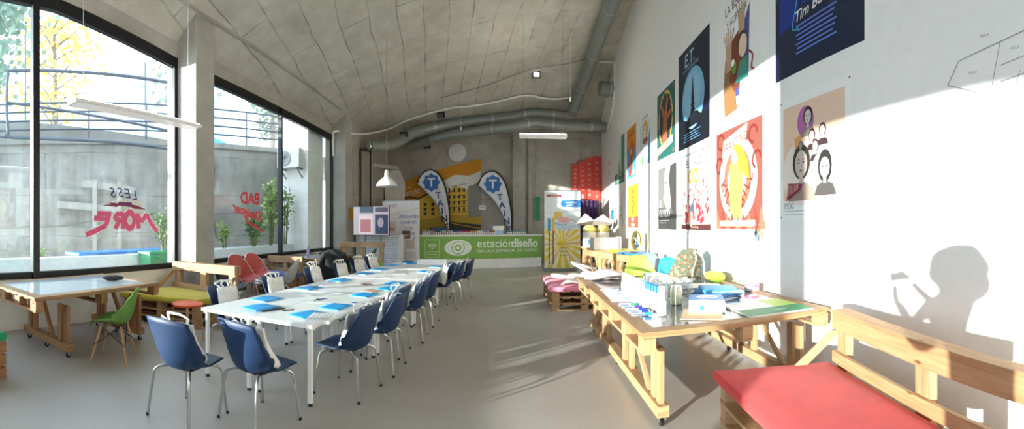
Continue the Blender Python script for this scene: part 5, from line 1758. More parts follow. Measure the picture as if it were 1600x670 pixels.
# cloth on the pink couch
t = thing('plastic_bag', 'crumpled pale pink plastic bag on the end of the long table', 'bag', (1.3, 6.05, .8))
m = MB(); m.blob((0, 0, .07), (.3, .22, .07), plain('#efd2d4', .5), 28, .22, 8); m.build('bag_body', t, angle=80)
m = MB(); m.tube(smoothpath([(-.2, 0, .1), (-.42, .3, .22), (-.3, .55, .18), (-.05, .3, .12)], 5), .02, plain('#f0e6e2', .5), 6); m.build('handle', t)
t = thing('draped_cloth', 'white and pink cloth draped over the pink couch', 'cloth', (1.3, 8.1, .47))
m = MB(); m.grid(lambda u, v: (-.45 + .9 * u + .1 * math.sin(v * 5), -.4 + 1.1 * v, .02 + .05 * abs(math.sin(u * 7 + v * 4)) + .04 * v), 20, 20, cloth('#f1dcd6', .9)); m.build('cloth', t, solid=.006)

# ------------------------------------------------------------------ posters on the white wall
def mp(h): return plain(h, .5, 0, .01)


def poster(yF, yN, z0, z1, label, sheetm, art, name='wall_poster', off=.012, cat='poster'):
    a = Vector((WX(yF) - off, yF, z0)); b = Vector((WX(yN) - off, yN, z0))
    u = (b - a).normalized(); w = (b - a).length; h = z1 - z0
    fr = (a, u, Vector((0, 0, 1)))
    m = MB()
    n = u.cross(Vector((0, 0, 1))).normalized()
    k = n * -.004
    m.hexa([a, b, b + k, a + k, a + Vector((0, 0, h)), b + Vector((0, 0, h)), b + k + Vector((0, 0, h)), a + k + Vector((0, 0, h))], sheetm)
    art(m, fr, w, h)
    o = m.build(name, None, (0, 0, 0), smooth=False)
    c = (a + b) / 2
    for v in o.data.vertices: v.co -= c
    o.location = c
    tag(o, label, cat)
    return o


def face(m, fr, x, y, s, skin, hair, cloth_, L=3, long=False):
    """simple portrait: shoulders, neck, hair, face with eyes, nose and mouth"""
    m.shape(fr, [(x - .95 * s, y - 1.5 * s), (x - .7 * s, y - .95 * s), (x - .2 * s, y - .75 * s), (x + .2 * s, y - .75 * s), (x + .7 * s, y - .95 * s), (x + .95 * s, y - 1.5 * s)], L, cloth_)
    m.ell(fr, x, y + .08 * s, .6 * s, (.72 if not long else .9) * s, L + 1, hair)
    m.rect(fr, x - .14 * s, y - .85 * s, x + .14 * s, y - .3 * s, L + 2, skin)
    m.ell(fr, x, y, .42 * s, .56 * s, L + 3, skin)
    dk = mp('#3a2f2c')
    for q in (-.17, .17):
        m.ell(fr, x + q * s, y + .06 * s, .07 * s, .035 * s, L + 4, dk, 10); m.line(fr, [(x + (q - .1) * s, y + .16 * s), (x + q * s, y + .2 * s), (x + (q + .1) * s, y + .16 * s)], .025 * s, L + 4, dk)
    m.line(fr, [(x, y + .05 * s), (x + .04 * s, y - .12 * s), (x, y - .13 * s)], .018 * s, L + 4, dk)
    m.ell(fr, x, y - .27 * s, .11 * s, .035 * s, L + 4, mp('#8d2f3a'), 10)


def a_tim(m, fr, w, h):
    m.rect(fr, .02, .02, w - .02, h, 1, mp('#14203f'))
    m.shape(fr, [(.02, .95), (.25, 1.05), (.45, 1.5), (.35, 1.9), (.02, 1.9)], 2, mp('#0d4a52'))
    m.shape(fr, [(.1, .55), (.45, .6), (.55, .95), (.5, 1.35), (.3, 1.3), (.12, 1.0)], 3, mp('#12308c'))
    m.shape(fr, [(.55, .75), (1.0, .7), (1.5, 1.1), (1.5, 1.9), (.6, 1.9), (.62, 1.3)], 3, mp('#14369b'))
    m.shape(fr, [(1.0, .45), (1.5, .75), (1.5, 1.2), (1.1, 1.0)], 4, mp('#2a2c48'))
    cy = mp('#3fb6dc')
    m.line(fr, smoothpath2([(.2, 1.1), (.3, 1.3), (.45, 1.25), (.48, .9), (.38, .55), (.5, .5)]), .014, 5, cy)
    m.line(fr, smoothpath2([(.62, .8), (.6, 1.1), (.66, 1.4), (.6, 1.85)]), .012, 5, cy)
    m.line(fr, smoothpath2([(1.0, 1.5), (1.02, 1.25), (1.12, 1.1), (1.25, 1.3), (1.4, 1.4)]), .02, 5, cy)
    m.text(fr, 'Tim Burton', .82, .62, .17, 6, mp('#f0f2f4'), rot=6, shear=.3, bold=.01)
    for k in range(7): m.rect(fr, .45 + .02 * (k % 2), .52 - k * .05, 1.15 - .03 * (k % 3), .54 - k * .05, 6, mp('#5f7bd0'))


def smoothpath2(p): return [(q.x, q.y) for q in smoothpath([(a, b, 0) for a, b in p], 6)]


def a_1930(m, fr, w, h):
    m.rect(fr, .07, .22, w - .1, h - .1, 1, mp('#ecccb4'))
    g = mp('#8d8580'); s1 = mp('#d9cfc8'); s2 = mp('#a9a29e')
    m.ell(fr, .5, 1.08, .15, .17, 2, mp('#b66aa8')); face(m, fr, .55, 1.12, .14, s1, mp('#2b2627'), g, 3)
    for (x, y) in ((.62, .9), (.8, .93), (.68, .78)): face(m, fr, x, y, .1, mp('#e3c9bf'), mp('#4b2430'), mp('#3b2b30'), 3)
    m.shape(fr, [(.3, .75), (.42, .8), (.42, .95), (.3, .92)], 2, mp('#e3a35a')); face(m, fr, .42, .82, .07, s2, mp('#6b625e'), g, 3)
    m.ell(fr, .4, .52, .34, .36, 2, mp('#efe3da')); face(m, fr, .43, .62, .27, mp('#cdbfb4'), mp('#3d3330'), mp('#a08d80'), 4)
    m.shape(fr, [(.15, .22), (.18, .42), (.46, .4), (.42, .33), (.24, .25)], 9, mp('#8d2747'))
    for k in range(8): m.line(fr, [(.17 + k * .03, .4), (.16 + k * .03, .27 + .01 * k)], .008, 10, mp('#ecccb4'))
    m.ell(fr, .82, .58, .2, .24, 2, mp('#9fd3c6')); m.ell(fr, .8, .5, .19, .22, 3, mp('#e9e6e4')); face(m, fr, .84, .54, .19, mp('#c9c5c3'), mp('#2f2c2d'), mp('#54504f'), 4, True)
    m.text(fr, '1930', .08, .13, .1, 2, mp('#4a4644'), 'LEFT'); m.rect(fr, .08, .1, .72, .105, 2, mp('#7d7876')); m.rect(fr, .08, .06, .5, .065, 2, mp('#a09b98'))
    m.text(fr, 'Siglo 1900', w - .06, .16, .05, 2, mp('#7d7876'), 'RIGHT'); m.rect(fr, w - .36, .09, w - .06, .095, 2, mp('#7d7876')); m.text(fr, 'estacióndiseño', w - .06, .04, .035, 2, mp('#6b6664'), 'RIGHT')
    for (x, y) in ((.03, .03), (w - .03, .03), (.03, h - .03), (w - .03, h - .03)): m.ell(fr, x, y, .014, .014, 3, mp('#8a7f6a'), 10)


def a_kb(m, fr, w, h):
    r0 = mp('#8c5046'); cr = mp('#e4d5c4'); dk = mp('#7c2f2a')
    m.rect(fr, .03, .03, w - .03, h - .03, 1, r0)
    for (x, y) in ((.2, 1.35), (1.2, 1.3), (.15, 1.0), (1.3, .95)): m.ring(fr, x, y, .09, .13, 2, dk, 20, 0, 280)
    m.ell(fr, w * .5, h * .48, .58, .6, 2, cr, 40); m.ell(fr, w * .5, h * .48, .42, .45, 3, mp('#b06a58'), 40); m.ring(fr, w * .5, h * .48, .1, .3, 4, cr, 9, 100, 400)
    m.shape(fr, [(.25, h - .42), (.3, h - .18), (1.05, h - .05), (1.0, h - .3)], 4, cr)
    m.text(fr, 'TARANTINO', .64, h - .33, .18, 5, dk, rot=8, sx=.85)
    for k, ch in enumerate('KILL'): m.text(fr, ch, .24 + .09 * k, .62 - .11 * k, .24, 5, dk, rot=-55 + 12 * k, bold=.01)
    for k, ch in enumerate('BILL'): m.text(fr, ch, .94 + .085 * k, .36 + .12 * k, .24, 5, dk, rot=35 + 14 * k, bold=.01)
    # plain robed stand-in figure in ochre with amber hair
    m.shape(fr, [(.55, .18), (.5, .6), (.52, .95), (.62, 1.05), (.88, 1.0), (.92, .7), (.86, .18)], 6, mp('#d2a95c'))
    m.ell(fr, .68, 1.08, .1, .12, 8, mp('#e8c3a2')); m.shape(fr, [(.6, 1.12), (.7, 1.25), (.9, 1.18), (1.08, .95), (1.12, .7), (.95, .78), (.8, .92), (.76, 1.08), (.66, 1.18)], 9, mp('#e69a3c'))
    for k in range(9):
        a_ = R(k * 22 + 4); m.shape(fr, [(w / 2 - .7 + k * .165, .03), (w / 2 - .64 + k * .165, .36 - .1 * math.sin(a_)), (w / 2 - .52 + k * .165, .03)], 7, mp('#c7443a') if k % 2 else mp('#d2705a'))
    m.rect(fr, .2, .07, w - .2, .15, 10, cr)


def a_labella(m, fr, w, h):
    m.shape(fr, [(.3, .35), (1.0, .3), (1.05, 1.5), (.85, 1.25), (.32, .95)], 2, mp('#4b4f8a'))
    m.shape(fr, [(.28, .1), (.24, .5), (.3, .95), (.4, 1.0), (.4, .8), (.6, .6), (.68, .14)], 3, mp('#8f6a45'))
    m.shape(fr, [(.45, .6), (.5, 1.15), (.75, 1.25), (.9, 1.0), (.88, .5), (.6, .4)], 4, mp('#7c3c2a'))
    for (x, y, d) in ((.42, 1.15, -1), (.82, 1.45, 1)):
        m.shape(fr, [(x - .08, y - .4), (x - .1, y), (x + .1, y), (x + .08, y - .4)], 5, mp('#c4a084'))
        for k in range(5): m.line(fr, [(x - .08 + k * .04, y - .03), (x - .16 + k * .08, y + .24 - .03 * abs(k - 2))], .026, 5, mp('#c4a084'))
    m.ell(fr, .86, .98, .12, .16, 6, mp('#ecd0b4')); m.ell(fr, .83, 1.06, .13, .13, 5, mp('#3d2a24'))
    m.shape(fr, [(.75, .15), (.78, .5), (1.02, .5), (1.15, .12)], 6, mp('#c9ccd6')); m.shape(fr, [(.64, .5), (.78, .78), (1.0, .8), (1.02, .5)], 7, mp('#3f8f84')); m.ell(fr, .6, .75, .07, .09, 8, mp('#5d9a3a')); m.ell(fr, .56, .83, .06, .05, 9, mp('#f0f0ea'))
    m.line(fr, smoothpath2([(1.02, .85), (1.14, .75), (1.1, .6), (1.18, .55)]), .03, 8, mp('#9c4432'))
    m.text(fr, 'LA BELLA', .62, 1.62, .2, 3, mp('#55504e'), rot=6, sx=.8); m.text(fr, 'Y AURORA', .66, 1.42, .16, 3, mp('#6a6462'), rot=6, sx=.8)
    for k in range(2): m.rect(fr, .3, .03 + .03 * k, 1.1, .038 + .03 * k, 2, mp('#b5b1ae'))


def a_et(m, fr, w, h):
    m.rect(fr, .01, .01, w - .01, h - .01, 1, mp('#101d38')); m.rect(fr, .01, .01, w - .01, .5, 2, mp('#0e141f'))
    m.ell(fr, w / 2, .86, .55, .55, 3, mp('#7fb9dd'), 44); m.ell(fr, w / 2 - .05, .95, .42, .38, 4, mp('#94c7e6'), 40)
    m.shape(fr, [(.15, .42), (.3, .55), (.5, .5), (.7, .62), (1.0, .58), (1.3, .42), (1.3, .36), (.15, .36)], 5, mp('#0e141f'))
    for k in range(6): m.shape(fr, [(.78 - .14 + .02 * k, .5 + k * .11), (.78, .72 + k * .11), (.78 + .14 - .02 * k, .5 + k * .11)], 6, mp('#16222e'))
    m.text(fr, 'E.T.', .62, 1.52, .34, 5, mp('#a8d8f2'), bold=.01, shear=.1); m.text(fr, 'EL EXTRATERRESTRE', .66, 1.43, .085, 5, mp('#8fc4e4'))
    for k in range(4): m.rect(fr, .3 + .05 * (k % 2), .12 + k * .045, 1.15 - .06 * (k % 3), .13 + k * .045, 5, mp('#5f94c0'))


def a_oz(m, fr, w, h):
    m.rect(fr, .02, .02, w - .02, h - .02, 1, mp('#2b2a2a')); m.rect(fr, .035, .12, w - .035, h - .035, 2, mp('#f4f1ea')); m.rect(fr, .035, .03, w - .035, .12, 2, mp('#5a2b2b'))
    m.text(fr, 'Victor Fleming', w / 2, .055, .06, 3, mp('#d8b7a4'))
    m.text(fr, 'EL MAGO', w / 2 - .03, h - .26, .2, 3, mp('#3e4a5a'), sx=.95); m.text(fr, 'OZ', w / 2 - .08, h - .56, .34, 3, mp('#e0a13a'), bold=.03); m.text(fr, 'de', .22, h - .42, .12, 3, mp('#3e4a5a'))
    rr = random.Random(3)
    for k in range(90):
        x = rr.uniform(.1, w - .1); y = rr.uniform(.16, .88); s = .022 + .09 * max(0, .8 - y) * rr.uniform(.5, 1)
        m.ell(fr, x, y, s, s, 4 + k % 3, mp(rr.choice(['#c9464c', '#d2605e', '#b83a48', '#dd8a82'])), 9)
        if k % 3 == 0: m.ell(fr, x + s, y - s, s * .8, s * .4, 3, mp('#8fb49a'), 8)
    m.shape(fr, [(.5, .35), (.55, .48), (.62, .52), (.7, .46), (.68, .35)], 8, mp('#4c5f74')); m.line(fr, [(1.1, .75), (1.12, .95), (1.15, .75)], .02, 8, mp('#4a7c74'))


def a_tree(m, fr, w, h):
    m.rect(fr, .02, .02, w - .02, h - .02, 1, mp('#2f6a66')); m.ell(fr, w / 2, h * .55, .5, .62, 2, mp('#e8c774'), 40); m.ell(fr, w / 2, h * .55, .44, .56, 3, mp('#2f3f3a'), 40)
    br = mp('#b5654a')
    m.shape(fr, [(.42, .3), (.5, .9), (.3, 1.2), (.42, 1.2), (.6, 1.0), (.75, 1.3), (.85, 1.25), (.75, .95), (1.1, 1.0), (1.1, .9), (.78, .8), (.8, .3)], 5, br)
    for k in range(14): a_ = R(k * 25); m.ell(fr, w / 2 + .46 * math.cos(a_), h * .55 + .56 * math.sin(a_), .05, .06, 6, mp('#d9a24c') if k % 2 else mp('#3f8a5a'), 10)
    m.shape(fr, [(.1, .12), (.08, .28), (1.15, .42), (1.18, .26)], 7, mp('#efd9b0')); m.text(fr, 'TREGIMENT', .62, .22, .13, 9, mp('#7a4030'), rot=7, sx=.85)
    for (x, y) in ((.1, .1), (1.18, .1), (.1, h - .1), (1.18, h - .1)): m.ell(fr, x, y, .05, .05, 4, br, 12)


def a_olvido(m, fr, w, h):
    m.rect(fr, .01, .01, w - .01, h - .01, 1, mp('#6b6463')); m.rect(fr, .01, .5, .5, h - .01, 2, mp('#8c8582'))
    m.shape(fr, [(.55, h - .02), (.45, 1.1), (.5, .8), (.4, .7), (.52, .55), (.7, .4), (1.0, .5), (1.1, .9), (1.15, h - .02)], 3, mp('#d6c9c4')); m.shape(fr, [(.9, h - .02), (.8, 1.1), (.95, .5), (1.2, .2), (w - .01, .2), (w - .01, h - .02)], 4, mp('#544b4c'))
    m.ell(fr, .58, 1.02, .05, .02, 5, mp('#2f2a2a')); m.ell(fr, .55, .76, .05, .02, 5, mp('#8f5a56'))
    m.rect(fr, .01, .01, w - .01, .35, 2, mp('#4a4445')); m.text(fr, 'EL', .12, .5, .22, 6, mp('#e9e4e0'), 'LEFT'); m.text(fr, 'OLVIDO', .12, .28, .24, 6, mp('#e9e4e0'), 'LEFT', sx=.85); m.rect(fr, .14, .2, .8, .21, 6, mp('#cfc8c4')); m.rect(fr, .14, .15, .6, .16, 6, mp('#cfc8c4'))


def a_white(m, fr, w, h):
    m.rect(fr, .06, .1, w - .06, h - .25, 1, mp('#d9e8ee')); m.shape(fr, [(.6, .12), (1.08, .1), (1.08, 1.0), (.85, .7)], 2, mp('#5fa8d2')); m.ell(fr, .6, 1.0, .26, .24, 2, mp('#e2c04a')); m.ell(fr, .56, .95, .12, .17, 4, mp('#f3ebe4')); m.ell(fr, .6, .45, .3, .36, 3, mp('#f2f2ee'))
    m.shape(fr, [(.35, .7), (.6, .62), (.88, .7), (.8, .8), (.4, .8)], 5, mp('#d0604c')); m.ell(fr, .56, .9, .04, .02, 6, mp('#c8434c')); m.ell(fr, .3, .25, .09, .12, 4, mp('#5d9a5a')); m.text(fr, 'LA CLAUDIA', w / 2, h - .17, .13, 2, mp('#7b8fa8'), sx=.8)
    for (x, y) in ((.5, 1.02), (.62, 1.02)): m.ell(fr, x, y, .02, .02, 6, mp('#333'+'333'), 8)


def a_orange(m, fr, w, h):
    m.rect(fr, .03, .03, w - .03, h - .03, 1, mp('#4aa7c8')); m.shape(fr, [(.03, .9), (.4, 1.0), (.8, .85), (w - .03, 1.0), (w - .03, h - .03), (.03, h - .03)], 2, mp('#e99a2d')); m.shape(fr, [(.4, .5), (.8, .6), (1.1, .9), (.7, 1.15), (.35, .95)], 3, mp('#df6a2c'))
    m.text(fr, 'CIRCO', w / 2, h - .32, .24, 4, mp('#c8402c'), rot=4, bold=.02); m.shape(fr, [(.3, .1), (.45, .55), (.7, .7), (.8, .4), (.6, .1)], 5, mp('#c9483a')); m.ell(fr, .62, .8, .09, .1, 6, mp('#efc9a0')); m.shape(fr, [(.7, .1), (.95, .3), (1.1, .1)], 5, mp('#f0e2c4')); m.ell(fr, .3, .35, .1, .14, 4, mp('#2f6f9a'))


def a_green(m, fr, w, h):
    m.rect(fr, .03, .03, w - .03, h - .03, 1, mp('#4f8d78')); m.rect(fr, .03, .03, w - .03, .4, 2, mp('#3f7a68')); m.line(fr, [(w / 2 - .4, .3), (w / 2 - .08, 1.1), (w / 2 + .08, 1.1), (w / 2 + .45, .3), (w / 2 - .4, .3)], .03, 3, mp('#b9d3c4')); m.line(fr, [(w / 2, .3), (w / 2, 1.35)], .02, 3, mp('#b9d3c4')); m.shape(fr, [(w / 2 - .3, .3), (w / 2, .9), (w / 2 + .33, .3)], 2, mp('#86b3a2'))
    m.rect(fr, .3, .12, w - .3, .15, 3, mp('#b9d3c4'))


def a_dark(m, fr, w, h):
    m.rect(fr, .03, .03, w - .03, h - .03, 1, mp('#4a3035')); m.line(fr, smoothpath2([(.3, .3), (.6, .55), (.9, .35), (1.1, .5)]), .04, 3, mp('#d9cfcc')); m.text(fr, 'MAR', w / 2, .75, .22, 3, mp('#a5878a')); m.rect(fr, .1, .06, w - .1, .2, 2, mp('#d8d2d0'))


def a_blue(m, fr, w, h):
    m.rect(fr, .15, .45, w - .5, .8, 2, mp('#2f8fd0')); m.ell(fr, w / 2, .35, .3, .12, 3, mp('#e6c9c4'))
    for k in range(12): m.line(fr, [(.3 + k * .1, .1), (.4 + k * .09, .4)], .02, 4, mp('#c9747c') if k % 2 else mp('#8f9ab0'))


def a_bag(m, fr, w, h):
    m.rect(fr, .05, .05, w - .05, h - .05, 1, mp('#e3e4e4')); m.line(fr, [(w / 2, h - .15), (w / 2, .6)], .03, 2, mp('#7c7f86')); m.shape(fr, [(w / 2 - .05, .55), (w / 2, .95), (w / 2 + .05, .55)], 3, mp('#7c7f86')); m.line(fr, smoothpath2([(.35, .08), (.45, .35), (.6, .45), (.75, .35), (.85, .08)]), .05, 3, mp('#2e2f33'))


def a_yel(m, fr, w, h):
    m.rect(fr, .03, .03, w - .03, .35, 1, mp('#d9503a')); m.rect(fr, .03, .35, w - .03, h - .03, 1, mp('#f2cb2c')); m.line(fr, smoothpath2([(.5, 1.15), (.8, 1.0), (.6, .85), (.85, .7), (.55, .55), (.8, .45)]), .09, 3, mp('#e0682a'))
    m.text(fr, 'PULP', w / 2, .22, .14, 3, mp('#f6ece0'), bold=.02); m.text(fr, 'CINEMA', w / 2, .08, .13, 3, mp('#f6ece0'), bold=.02)


WP = mp('#f6f6f5')
poster(4.11, 2.56, 3.3, 5.2, 'dark blue Tim Burton poster with glowing curves, highest on the white wall', WP, a_tim)
poster(3.99, 2.75, 1.66, 3.06, 'peach poster with portrait collage marked 1930', WP, a_1930)
poster(5.84, 4.37, 1.52, 3.05, 'red and cream Tarantino poster with yellow figure', WP, a_kb)
poster(5.78, 4.32, 3.12, 5.0, 'white poster with raised hands and violet shapes, title LA BELLA', WP, a_labella)
poster(7.6, 6.06, 3.04, 4.92, 'dark E.T. poster with a large blue moon', WP, a_et)
poster(7.45, 6.02, 1.5, 2.93, 'EL MAGO OZ poster strewn with red poppies', WP, a_oz)
poster(9.1, 7.8, 3.06, 4.59, 'teal poster with brown tree inside an oval', WP, a_tree)
poster(9.0, 7.72, 1.5, 2.88, 'grey portrait poster with pale lettering at the bottom', WP, a_olvido)
poster(10.77, 9.62, 3.05, 4.5, 'white and pale blue poster with yellow haired figure', WP, a_white)
poster(12.39, 11.14, 2.97, 4.52, 'orange and turquoise circus style poster', WP, a_orange)
poster(14.4, 12.72, 2.97, 4.57, 'green poster with pale triangle drawing', WP, a_green)
poster(16.2, 14.85, 3.15, 4.4, 'dark maroon poster closest to the back corner', WP, a_dark)
poster(16.0, 14.1, 1.36, 2.43, 'white poster with blue sky patch near the back corner', WP, a_blue)
poster(13.85, 12.6, 1.5, 2.74, 'pale grey poster showing a bag handle and needle', WP, a_bag)
poster(12.25, 10.88, 1.5, 2.8, 'yellow poster with orange swirl and red foot strip', WP, a_yel)


def a_plan(m, fr, w, h):
    g = mp('#9a9894'); pk = mp('#f2e6e2')
    m.shape(fr, [(.75, .1), (1.55, .3), (1.5, .98), (1.1, .9)], 1, pk)
    m.line(fr, [(.12, .55), (.22, .72), (.6, .8), (1.02, .9), (1.5, 1.02)], .008, 2, g); m.line(fr, [(.12, .55), (1.1, .2), (1.5, .32)], .008, 2, g)
    m.line(fr, [(.58, .8), (.5, .42)], .006, 2, g); m.line(fr, [(.58, .62), (.86, .68), (.86, .86)], .006, 2, g); m.line(fr, [(.58, .5), (.9, .56)], .006, 2, g); m.line(fr, [(.98, .56), (.9, .28)], .006, 2, g); m.line(fr, [(.86, .86), (1.1, .66), (1.3, .7)], .006, 2, g); m.line(fr, [(.74, .56), (.66, .36)], .006, 2, g)
    for (x, y) in ((.35, .6), (.45, .86), (.62, .46), (.84, .62), (.8, .44), (1.1, .46), (1.2, .8), (.7, .72)): m.text(fr, 'AULA', x, y, .03, 3, g)
    for k in range(4): m.rect(fr, .14, .02 + k * .02, .26, .026 + k * .02, 2, g); m.rect(fr, .34, .02 + k * .02, .45, .026 + k * .02, 2, g)


poster(1.78, .2, 2.15, 3.15, 'faint floor plan print high on the white wall', mp('#f3f2f0'), a_plan, 'floor_plan_print', cat='floor plan')
poster(8.05, 6.0, .62, 1.46, 'plain white panel leaning under the poppy poster', plain('#ffffff', .35), lambda m, fr, w, h: [m.line(fr, [(0, 0), (0, h), (w, h)], .03, 2, mp('#dfe1e4'))], 'whiteboard', .03, 'whiteboard')
t = thing('key_bunch', 'bunch of keys and tags hanging on the white wall under the red poster', 'keys', (WX(4.5) - .03, 4.5, 1.6))
m = MB(); m.tube([(.03, 0, .03), (-.02, 0, .03)], .006, STEEL, 8); m.build('hook', t)
m = MB(); m.tube([(0, .03 * math.cos(R(a_)), .01 + .03 * math.sin(R(a_))) for a_ in range(0, 360, 30)], .003, STEEL, 6, closed=True); m.build('ring', t)
for k, (c_, dy, dz) in enumerate((('#8a6f48', -.06, -.08), ('#2f3238', .02, -.1), ('#c9b27c', -.1, -.12), ('#7688a0', -.03, -.15), ('#e2d9c0', .06, -.08))):
    m = MB(); m.cbox((-.01 - .004 * k, dy, dz), (.006, .045, .1), plain(c_, .4), Matrix.Rotation(R(20 * k - 40), 4, 'X')); m.build('key_tag', t)
m = MB(); m.cbox((0, 0, 0), (.03, .1, .24), WHITE); tag(m.build('wall_sensor', None, (WX(13.6) - .03, 13.6, 5.0)), 'small white box high on the wall near the ducts', 'sensor')

# ------------------------------------------------------------------ stationery on the long table
TT = .80
GA = ('glue_bottle', 'bottle')
PC = plain('#f6f8fa', .3)
CLR = plain('#dfe9ee', .12)


def squeeze(colr, name='correction_bottle'):
    t = thing(name, 'x', 'bottle')
    m = MB(); m.lathe([(0, 0), (.024, 0), (.026, .01), (.026, .125), (.02, .14)], PC, n=16); m.build('body', t)
    m = MB(); m.lathe([(.021, .138), (.023, .14), (.021, .185), (.014, .192), (0, .192)], plain(colr, .35), n=16); m.build('cap', t)
    return t


row = []
prot = {}
cols = ['#f4f6f8'] * 6 + ['#9fe2f4'] * 3 + ['#5fc6ee'] * 2 + ['#1c6fce'] * 5
lbs = {'#f4f6f8': 'white glue bottle with white cap in the far half of the bottle row', '#9fe2f4': 'white bottle with pale aqua cap in the middle of the bottle row', '#5fc6ee': 'white bottle with sky blue cap in the bottle row', '#1c6fce': 'white bottle with strong blue cap near the clear dispenser'}
for k, c_ in enumerate(cols):
    if c_ not in prot: prot[c_] = o = squeeze(c_)
    else: o = dup(prot[c_])
    f = k / (len(cols) - 1)
    o.location = (lerp(1.27, 1.30, f), lerp(4.75, 3.62, f), TT); o.scale = (1.1, 1.1, 1.25)
    o['label'] = lbs[c_]; o['group'] = 'bottles in the row, cap ' + {'#f4f6f8': 'white', '#9fe2f4': 'aqua', '#5fc6ee': 'sky blue', '#1c6fce': 'strong blue'}[c_]
prot2 = None
for k in range(10):
    if prot2 is None:
        prot2 = thing('white_marker', 'x', 'marker')
        m = MB(); m.lathe([(0, 0), (.016, 0), (.017, .15), (.012, .17), (0, .17)], PC, n=12); m.build('body', prot2)
        m = MB(); m.lathe([(.0175, .0), (.018, .002), (.018, .05), (.0175, .052)], plain('#cfd6dc', .4), n=12); m.build('collar', prot2); o = prot2
    else: o = dup(prot2)
    o.location = (lerp(1.19, 1.23, k / 9), lerp(4.5, 3.75, k / 9), TT)
    o['label'] = 'upright white marker in the outer row along the bottles'; o['group'] = 'upright white markers beside the bottles'
t = thing('spray_dispenser', 'clear and white dispenser bottle at the near end of the bottle row', 'bottle', (1.27, 3.46, TT), R(20))
m = MB(); m.cbox((0, 0, .065), (.07, .06, .13), plain('#e8edf0', .2)); m.build('body', t, bevel=.008)
m = MB(); m.cbox((0, 0, .155), (.06, .05, .05), CLR); m.build('shoulder', t, bevel=.01)
m = MB(); m.lathe([(.03, .18), (.033, .19), (.033, .25), (.028, .262), (0, .262)], CLR, n=20); m.build('cap', t)
m = MB(); m.text(frame((-.02, -.0315, .05), (1, 0, 0), (0, 0, 1)), 'gel', .02, 0, .03, 1, DG); m.build('printed_label', t, smooth=False)
GL = thin_glass('drinking_glass', (.97, .985, .985, 1), .5)
jar0 = None
for k in range(12):
    x, y = 1.5 + (k % 4) * .115 + .04 * (k // 4), 4.15 + (k // 4) * .16
    if jar0 is None:
        jar0 = thing('drinking_glass', 'x', 'glass')
        m = MB(); m.lathe([(.0, .004), (.03, .004), (.038, .14), (.040, .14), (.032, 0), (0, 0)], GL, n=20, cap=False); m.build('tumbler', jar0)
        m = MB(); m.tube([(.0385 * math.cos(R(a_)), .0385 * math.sin(R(a_)), .14) for a_ in range(0, 360, 20)], .0025, CLR, 6, closed=True); m.build('rim', jar0); o = jar0
    else: o = dup(jar0)
    o.location = (x, y, TT); o.scale = (1, 1, 1.35)
    o['label'] = 'clear drinking glass in the cluster behind the cream candle jar'; o['group'] = 'clear glasses behind the candle jar'
t = thing('cleaning_bottle', 'tall clear bottle with grey cap standing between glasses and bottle row', 'bottle', (1.42, 3.78, TT))
m = MB(); m.lathe([(0, 0), (.034, 0), (.036, .02), (.036, .19), (.016, .23), (.016, .25)], GL, n=20); m.build('body', t)
m = MB(); m.lathe([(.018, .245), (.018, .275), (0, .278)], plain('#b9bdbf', .4), n=14); m.build('cap', t)
t = thing('candle_jar', 'cream candle jar standing before the clear glasses', 'jar', (1.6, 3.92, TT))
m = MB(); m.lathe([(0, 0), (.055, 0), (.06, .01), (.06, .15), (.05, .17), (.05, .18), (0, .18)], plain('#f1ecc8', .3), n=26); m.build('jar', t)
m = MB(); m.lathe([(.052, .172), (.054, .175), (.054, .19), (0, .192)], plain('#f7f5e6', .4), n=26); m.build('lid', t)
# white rolled towel / kitchen roll behind the glasses
m = MB(); Mx = Matrix.Rotation(R(90), 4, 'Y'); m.lathe([(.02, -.16), (.085, -.16), (.09, -.15), (.09, .15), (.085, .16), (.02, .16)], plain('#f8f8f6', .9), (0, 0, .09), 28, Mx, cap=False); m.lathe([(.02, .16), (.02, -.16)], plain('#b9a58c', .9), (0, 0, .09), 20, Mx, cap=False)
tag(m.build('paper_roll', None, (1.75, 4.95, TT), R(12)), 'white paper towel roll lying behind the clear glasses', 'paper roll')
# flat markers in packs
for k, (y, capc, nm) in enumerate(((3.98, '#33a06a', 'green'), (3.86, '#5a3fc0', 'violet'), (3.72, '#2246c0', 'deep blue'), (3.62, '#1f3fb4', 'navy blue'), (3.52, '#27a0e4', 'light blue'))):
    t = thing('board_marker', 'flat lying white marker with %s cap at the table edge' % nm, 'marker', (1.01, y, TT), R(-6))
    m = MB(); m.tube([(0, 0, .016), (.12, 0, .016)], .014, PC, 12); m.build('barrel', t)
    m = MB(); m.tube([(.12, 0, .016), (.18, 0, .016)], .0155, plain(capc, .35), 12); m.build('cap', t)
    m = MB(); m.beam((.02, -.014, .016), (.1, -.014, .016), .001, .012, plain('#3b5fae', .5)); m.build('printed_stripe', t)
for k in range(5):
    t = thing('marker_pack', ['white marker pack on the table edge, closest to the flat markers', 'second white marker pack along the table edge', 'third white marker pack along the table edge', 'fourth white marker pack, turned slightly', 'white marker pack farthest along the table edge'][k], 'marker pack', (1.1 + .01 * k, 4.28 + k * .17, TT), R(-12 + 5 * k))
    m = MB(); m.box(-.09, .11, -.06, .06, 0, .022, plain('#f5f8fb', .25)); m.build('sleeve', t, bevel=.005)
    m = MB(); fr = frame((-.09, -.06, .0225), (1, 0, 0), (0, 1, 0)); m.rect(fr, .12, .02, .19, .1, 1, plain('#8fc3e8', .4)); m.rect(fr, .16, .04, .19, .08, 2, plain('#1f66c2', .4)); m.build('printed_label', t, smooth=False)
